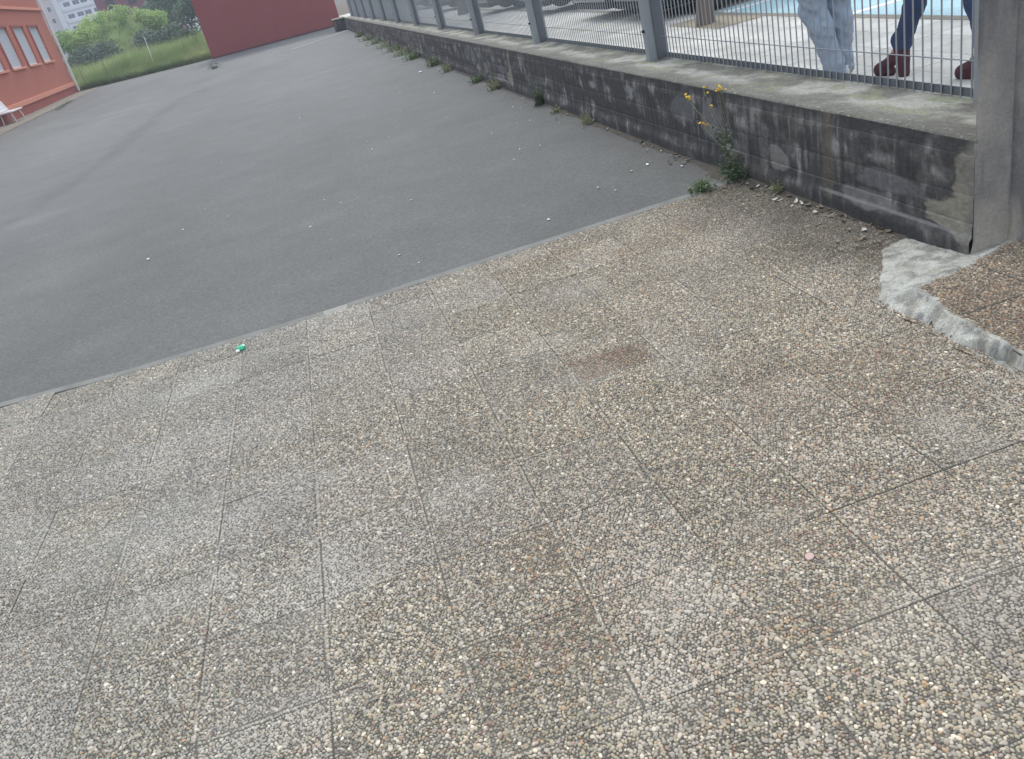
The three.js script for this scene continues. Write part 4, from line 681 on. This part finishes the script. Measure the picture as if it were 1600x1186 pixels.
// ---------------------------------------------------------------- orange building on the left
{
  const ang = -0.049, b = thing('orange_building', 'orange and salmon rendered building with white blinds on the left', 'building', [-14.05, 0, -60], 0);
  b.rotation.y = -ang;   // facade runs towards +z with a slight turn
  // local: facade in the plane x = 0, z from 0 (far corner) to 34
  const H = 7.2, Lz = 34, wins = []; for (let k = 0; k < 8; k++) { const z1 = 2.8 + k * 3.65; wins.push([z1, z1 + 2.62]); }
  const y0 = 2.05, y1 = 3.94, pieces = []; let z = 0;
  for (const [a, c] of wins) { pieces.push(bx(-0.4, y0, z, 0, y1, a)); z = c; } pieces.push(bx(-0.4, y0, z, 0, y1, Lz));
  pieces.push(bx(-0.4, 0.6, 0, 0, y0, Lz), bx(-0.4, y1, 0, 0, H, Lz), bx(-12, 0, 0.0, -0.4, H, 0.3));
  part('wall', merge(pieces), M.orange, b);
  part('plinth', bx(-0.39, -0.05, -0.02, 0.03, 0.4, Lz), M.orangeDark, b); part('plinth_band', rbx(-0.38, 0.4, -0.03, 0.1, 0.62, Lz, 0.015), M.salmon, b);
  part('cornice', rbx(-0.38, 4.78, -0.03, 0.14, 4.93, Lz, 0.02), M.salmon, b); part('roof', bx(-12, H, -0.3, 0.4, H + 0.25, Lz), M.orangeDark, b);
  const blind = mat(0.5, 0.55, 0.6, 0.7), slatG = (L) => rbx(-0.012, 0, 0, 0.004, 0.172, L, 0.003, 1);
  wins.forEach(([a, c]) => {
    const fr = part('window', merge([bx(-0.17, y0, a, -0.11, y0 + 0.06, c), bx(-0.17, y1 - 0.06, a, -0.11, y1, c), bx(-0.17, y0 + 0.061, a, -0.11, y1 - 0.061, a + 0.06), bx(-0.17, y0 + 0.061, c - 0.06, -0.11, y1 - 0.061, c)]), M.white, b);
    for (let k = 0; k < 10; k++) part('blind_slat', slatG(c - a - 0.13), blind, fr, [-0.14, y0 + 0.065 + k * 0.176, a + 0.065]);
    part('sill', rbx(-0.36, y0 - 0.1, a - 0.08, 0.1, y0 + 0.004, c + 0.08, 0.015), M.salmon, fr);
    part('reveal', merge([bx(-0.1, y0 + 0.005, c + 0.003, 0.06, y1 + 0.1, c + 0.2), bx(-0.1, y1 + 0.002, a, 0.05, y1 + 0.1, c + 0.002)]), M.orangeDark, fr);
  });
  const d = thing('drainpipe', 'white drainpipe running down the corner of the orange building', 'drainpipe', [-13.93, 0, -60.05]);
  part('pipe', new THREE.CylinderGeometry(0.085, 0.085, 7.1, 12).translate(0, 3.6, 0), M.white, d); for (const y of [0.9, 2.8, 4.6, 6.4]) part('bracket', new THREE.CylinderGeometry(0.11, 0.11, 0.06, 12), M.white, d, [0, y, 0]);
  // paved strip along the building
  struct('building_path', gridGeo(4, 30, (i, j) => { const z = lerp(-30, -61.2, j / 30), f = -14.05 + (z + 60) * 0.049, x = lerp(f - 0.05, f + 1.65 + 0.25 * (fbm(z * 1.3 + 90, 4, 231, 3) - 0.5) * (i > 3 ? 1 : 0), i / 4); return [x, -0.002, z, x, z]; }), M.strip);
  for (let k = 0; k < 5; k++) tag(weed('', [-11.15 + (k - 1) * -0.17 + 0, -0.014, -42.3 - k * 1.3], 0.16, 0.4, 570 + k, G1, 90, 40), 'small grass tuft along the edge of the path by the orange building', 'weed', 'grass tufts on the path edge');
}
{
  const b = thing('white_bench', 'white bench standing in front of the orange building', 'bench', [-12.75, 0, -40.9]), L = 1.7;
  // seat faces the playground (+x)
  for (let k = 0; k < 4; k++) part('seat_slat', rbx(-0.22 + k * 0.14, 0.42, -L, -0.083 + k * 0.14, 0.48, 0, 0.012), M.white, b);
  for (let k = 0; k < 3; k++) part('back_slat', rbx(-0.02, 0, -L, 0.02, 0.145, 0, 0.012), M.white, b, [-0.24 - k * 0.05, 0.49 + k * 0.143, 0], [0, 0, 0.32]);
  for (const z of [-0.2, -L + 0.2]) { part('leg', tube([[0.3, 0, z], [0.27, 0.25, z], [0.22, 0.43, z]], 0.025, 6, 8), M.white, b); part('leg', tube([[-0.22, 0, z], [-0.2, 0.4, z], [-0.38, 0.95, z]], 0.025, 8, 8), M.white, b); }
}
// ---------------------------------------------------------------- meadow, wire fence, mound, bushes, trees
{
  const hillH = (x, z) => { const d = Math.hypot((x + 14.2) / 6.4, (z + 84) / 8); return 3.9 * sm(1.25, 0.15, d + 0.25 * (fbm(x * 0.3 + 60, z * 0.3 + 90, 241, 3) - 0.5)); };
  struct('earth_mound', gridGeo(70, 60, (i, j) => { const x = lerp(-26, -3, i / 70), z = lerp(-61, -98, j / 60), y = -0.05 + hillH(x, z) + 0.25 * fbm(x * 0.9 + 60, z * 0.9 + 120, 243, 3); const gr = fbm(x * 0.8 + 40, z * 0.8 + 100, 245, 4), br = sm(1.3, 0.7, Math.hypot((x + 11.9) / 1.1, (z + 76.5) / 2.5)); const c = mix3(mix3([0.11, 0.17, 0.045], [0.2, 0.25, 0.08], gr), [0.2, 0.13, 0.1], br); return [x, y, z, x, z, ...c]; }), new THREE.MeshStandardMaterial({ vertexColors: true, roughness: 0.95 }));
  // grass: tufts as one mass
  const tuft = blades(611, 14, 1, 0.45, 0.02, [[1, 1, 1], [0.7, 0.75, 0.6]]), R = rng(613), N = 10500;
  const im = new THREE.InstancedMesh(tuft, leafOpaque, N); im.name = 'meadow_grass'; const m = new THREE.Matrix4();
  for (let i = 0; i < N; i++) {
    const top = i > 8300; let x, z, h;
    if (!top) { x = lerp(-15.5, -4.4, R()); const e = x > -5 ? -54.9 : lerp(-54.9, -60.7, Math.min(1, (-5 - x) / 9)); z = e - 12 * R() * R(); h = 0.85 + 0.9 * R() + 0.7 * fbm(x * 0.6 + 30, z * 0.5 + 90, 617, 2); h *= sm(-0.2, 2.0, e - z) * 0.6 + 0.4; }
    else { const a = R() * 6.28, r = Math.sqrt(R()); x = -14.2 + Math.cos(a) * r * 7; z = -84 + Math.sin(a) * r * 9; h = 0.35 + 0.4 * R(); }
    m.compose(new THREE.Vector3(x, -0.08 + (z < -61 ? hillH(x, z) : 0), z), new THREE.Quaternion().setFromEuler(new THREE.Euler(0, R() * 6.28, 0)), new THREE.Vector3(0.8, h, 0.8)); im.setMatrixAt(i, m);
    const g = fbm(x * 0.5 + 70, z * 0.4 + 100, 619, 3) + 0.3 * (R() - 0.5), c = mix3([0.31, 0.43, 0.17], [0.6, 0.66, 0.36], sm(0.3, 0.75, g)); im.setColorAt(i, lin(...c));
  }
  im.userData.kind = 'stuff'; tag(im, 'tall unmown grass of the meadow beyond the asphalt', 'grass'); im.castShadow = im.receiveShadow = true; scene.add(im);
  // wire fence along the meadow edge
  const f = thing('wire_fence', 'low wire fence on thin leaning poles in the tall meadow grass', 'fence'), pm = mat(0.2, 0.22, 0.21, 0.7);
  const poles = [[-13.4, -60, 1.9], [-11.75, -59.3, 2.0], [-8.75, -58.1, 2.1], [-6.55, -57.5, 1.95], [-5.0, -55.6, 1.9]];
  poles.forEach(([x, z, h], i) => { const g = new THREE.CylinderGeometry(0.022, 0.026, h, 8); g.translate(0, h / 2, 0); part('fence_post', g, i === 2 ? M.white : pm, f, [x, -0.08, z], [0, 0, (i % 2 ? 0.02 : -0.03)]); });
  for (let i = 0; i < poles.length - 1; i++) for (const y of [0.5, 1.1, 1.75]) part('wire', tube([[poles[i][0], y, poles[i][1]], [(poles[i][0] + poles[i + 1][0]) / 2, y - 0.05, (poles[i][1] + poles[i + 1][1]) / 2], [poles[i + 1][0], y, poles[i + 1][1]]], 0.003, 4, 4), pm, f);
  const LG = [[0.22, 0.36, 0.1], [0.42, 0.55, 0.19]], DG = [[0.075, 0.12, 0.075], [0.15, 0.22, 0.13]], MG = [[0.06, 0.1, 0.04], [0.12, 0.17, 0.065]];
  const bush = (label, x, z, y, r, h, tones, seed, n, leaf = 0.22) => { const b = thing('bush', label, 'bush', [x, y, z]), R2 = rng(seed), L = []; for (let i = 0; i < 6; i++) L.push([(R2() - 0.5) * r * 1.3, h * (0.3 + 0.35 * R2()), (R2() - 0.5) * r * 1.1, r * (0.45 + 0.25 * R2()), h * (0.35 + 0.2 * R2()), r * (0.45 + 0.2 * R2())]); part('foliage', leafMass(seed + 1, L, n, leaf, tones), leafOpaque, b); part('stem', trunkGeo(h * 0.5, 0.06, 0.04, 0.05, seed + 2, 4), M.barkM, b); return b; };
  bush('bright green rounded bush on the highest part of the mound', -14, -82, 3.2, 2.6, 1.7, LG, 701, 5200);
  bush('bright green bush on the left slope of the mound beside the far apartment block', -16.9, -81, 2.1, 2.4, 1.9, LG, 705, 4400);
  bush('yellow-green bush on the right slope of the mound below the far maroon building', -11, -83, 2.6, 2.2, 1.5, LG, 709, 3800);
  bush('dark green bush low on the mound left of the bare soil', -14.4, -74, 0.6, 2.3, 2.3, DG, 713, 5000);
  bush('dark green bush low on the mound above the drainpipe foot', -17.0, -74, 0.2, 2.0, 1.9, DG, 717, 4200);
  bush('dark blue-green shrub right of the bare soil on the mound', -10.0, -75.5, 0.9, 1.9, 1.7, DG, 721, 4200);
  bush('mid green shrub near the red wall corner', -6.9, -66, -0.05, 1.3, 2.1, MG, 725, 3600, 0.18);
  bush('dark shrub tucked against the left edge of the red wall', -5.75, -57.5, -0.05, 0.6, 1.5, DG, 729, 2000, 0.12);
  bush('dark green bush beside the drainpipe in front of the apartment block', -19.4, -80, 1.5, 1.0, 2.6, DG, 733, 2600);
  makeTree('meadow_tree', 'dark leafy tree rising behind the red wall corner', 'tree', [-8.9, 0, -88], 2.4, 0.2, 3.0, 741, [DG[0], MG[0]], 9000, 0.26);
  makeTree('meadow_tree', 'mid green tree left of the dark tree behind the mound', 'tree', [-12.1, 0, -100], 2.0, 0.18, 2.6, 745, [DG[1], MG[1]], 7000, 0.26);
  makeTree('meadow_tree', 'blue-green tree close behind the red wall edge', 'tree', [-6.6, 0, -76], 1.6, 0.15, 2.3, 749, [DG[0], DG[1]], 7000, 0.2);
}
// ---------------------------------------------------------------- far buildings
{
  const b = thing('maroon_building', 'maroon building behind the mound, partly hidden by trees', 'building', [-17, 0, -112]);
  part('wall', bx(-3.4, 0, -8, 4.6, 7.6, 0), mat(0.19, 0.075, 0.095, 0.9), b); part('roof', rbx(-3.6, 7.6, -8.2, 4.8, 7.9, 0.2, 0.03), mat(0.12, 0.045, 0.055, 0.9), b);
  for (const x of [-1.8, 0.6, 3]) { const w = part('window', bx(x - 0.5, 5.9, 0.001, x + 0.5, 7, 0.05), mat(0.12, 0.06, 0.07, 0.6), b); part('pane', bx(x - 0.42, 5.98, 0.051, x + 0.42, 6.92, 0.06), M.glassDark, w); }
  const a = thing('apartment_block', 'pale blue-white apartment block far behind the mound', 'building', [0, 0, -230]), wm = mat(0.72, 0.76, 0.82, 0.85), bm = mat(0.55, 0.5, 0.49, 0.85), gm = mat(0.05, 0.06, 0.075, 0.3), fm = mat(0.65, 0.68, 0.72, 0.8);
  part('wall', bx(-49.8, 0, -12, -30, 24, 0), wm, a); part('side_wall', bx(-62, 0, -14, -49.9, 26, -1), bm, a); part('corner_pier', rbx(-50.6, 0, -1.2, -49.4, 24, 0.5, 0.05), fm, a);
  for (let f = 0; f < 8; f++) {
    const y = 3.2 + f * 2.55; const band = part('spandrel', rbx(-49.3, y - 1.05, 0.001, -30, y - 0.35, 0.22, 0.04), fm, a);
    for (let k = 0; k < 10; k++) { const x = -48.6 + k * 1.95 + (k % 2) * 0.15; const w = part('window', bx(x, y - 0.1, 0.001, x + 1.45, y + 0.82, 0.06), mat(0.3, 0.32, 0.36, 0.7), a); part('pane', bx(x + 0.08, y - 0.02, 0.061, x + 0.68, y + 0.74, 0.08), gm, w); part('pane', bx(x + 0.77, y - 0.02, 0.061, x + 1.37, y + 0.74, 0.08), gm, w); }
    for (const x of [-60, -57.6, -55.1, -52.6]) { const w = part('window', bx(x, y - 0.3, -0.999, x + 0.9, y + 0.9, -0.93), fm, a); part('pane', bx(x + 0.1, y - 0.2, -0.929, x + 0.8, y + 0.8, -0.91), gm, w); }
  }
  part('roof', rbx(-50.3, 24.001, -12.5, -29.5, 24.5, 0.6, 0.05), bm, a);
}
shadow(scene);
renderer.render(scene, camera);
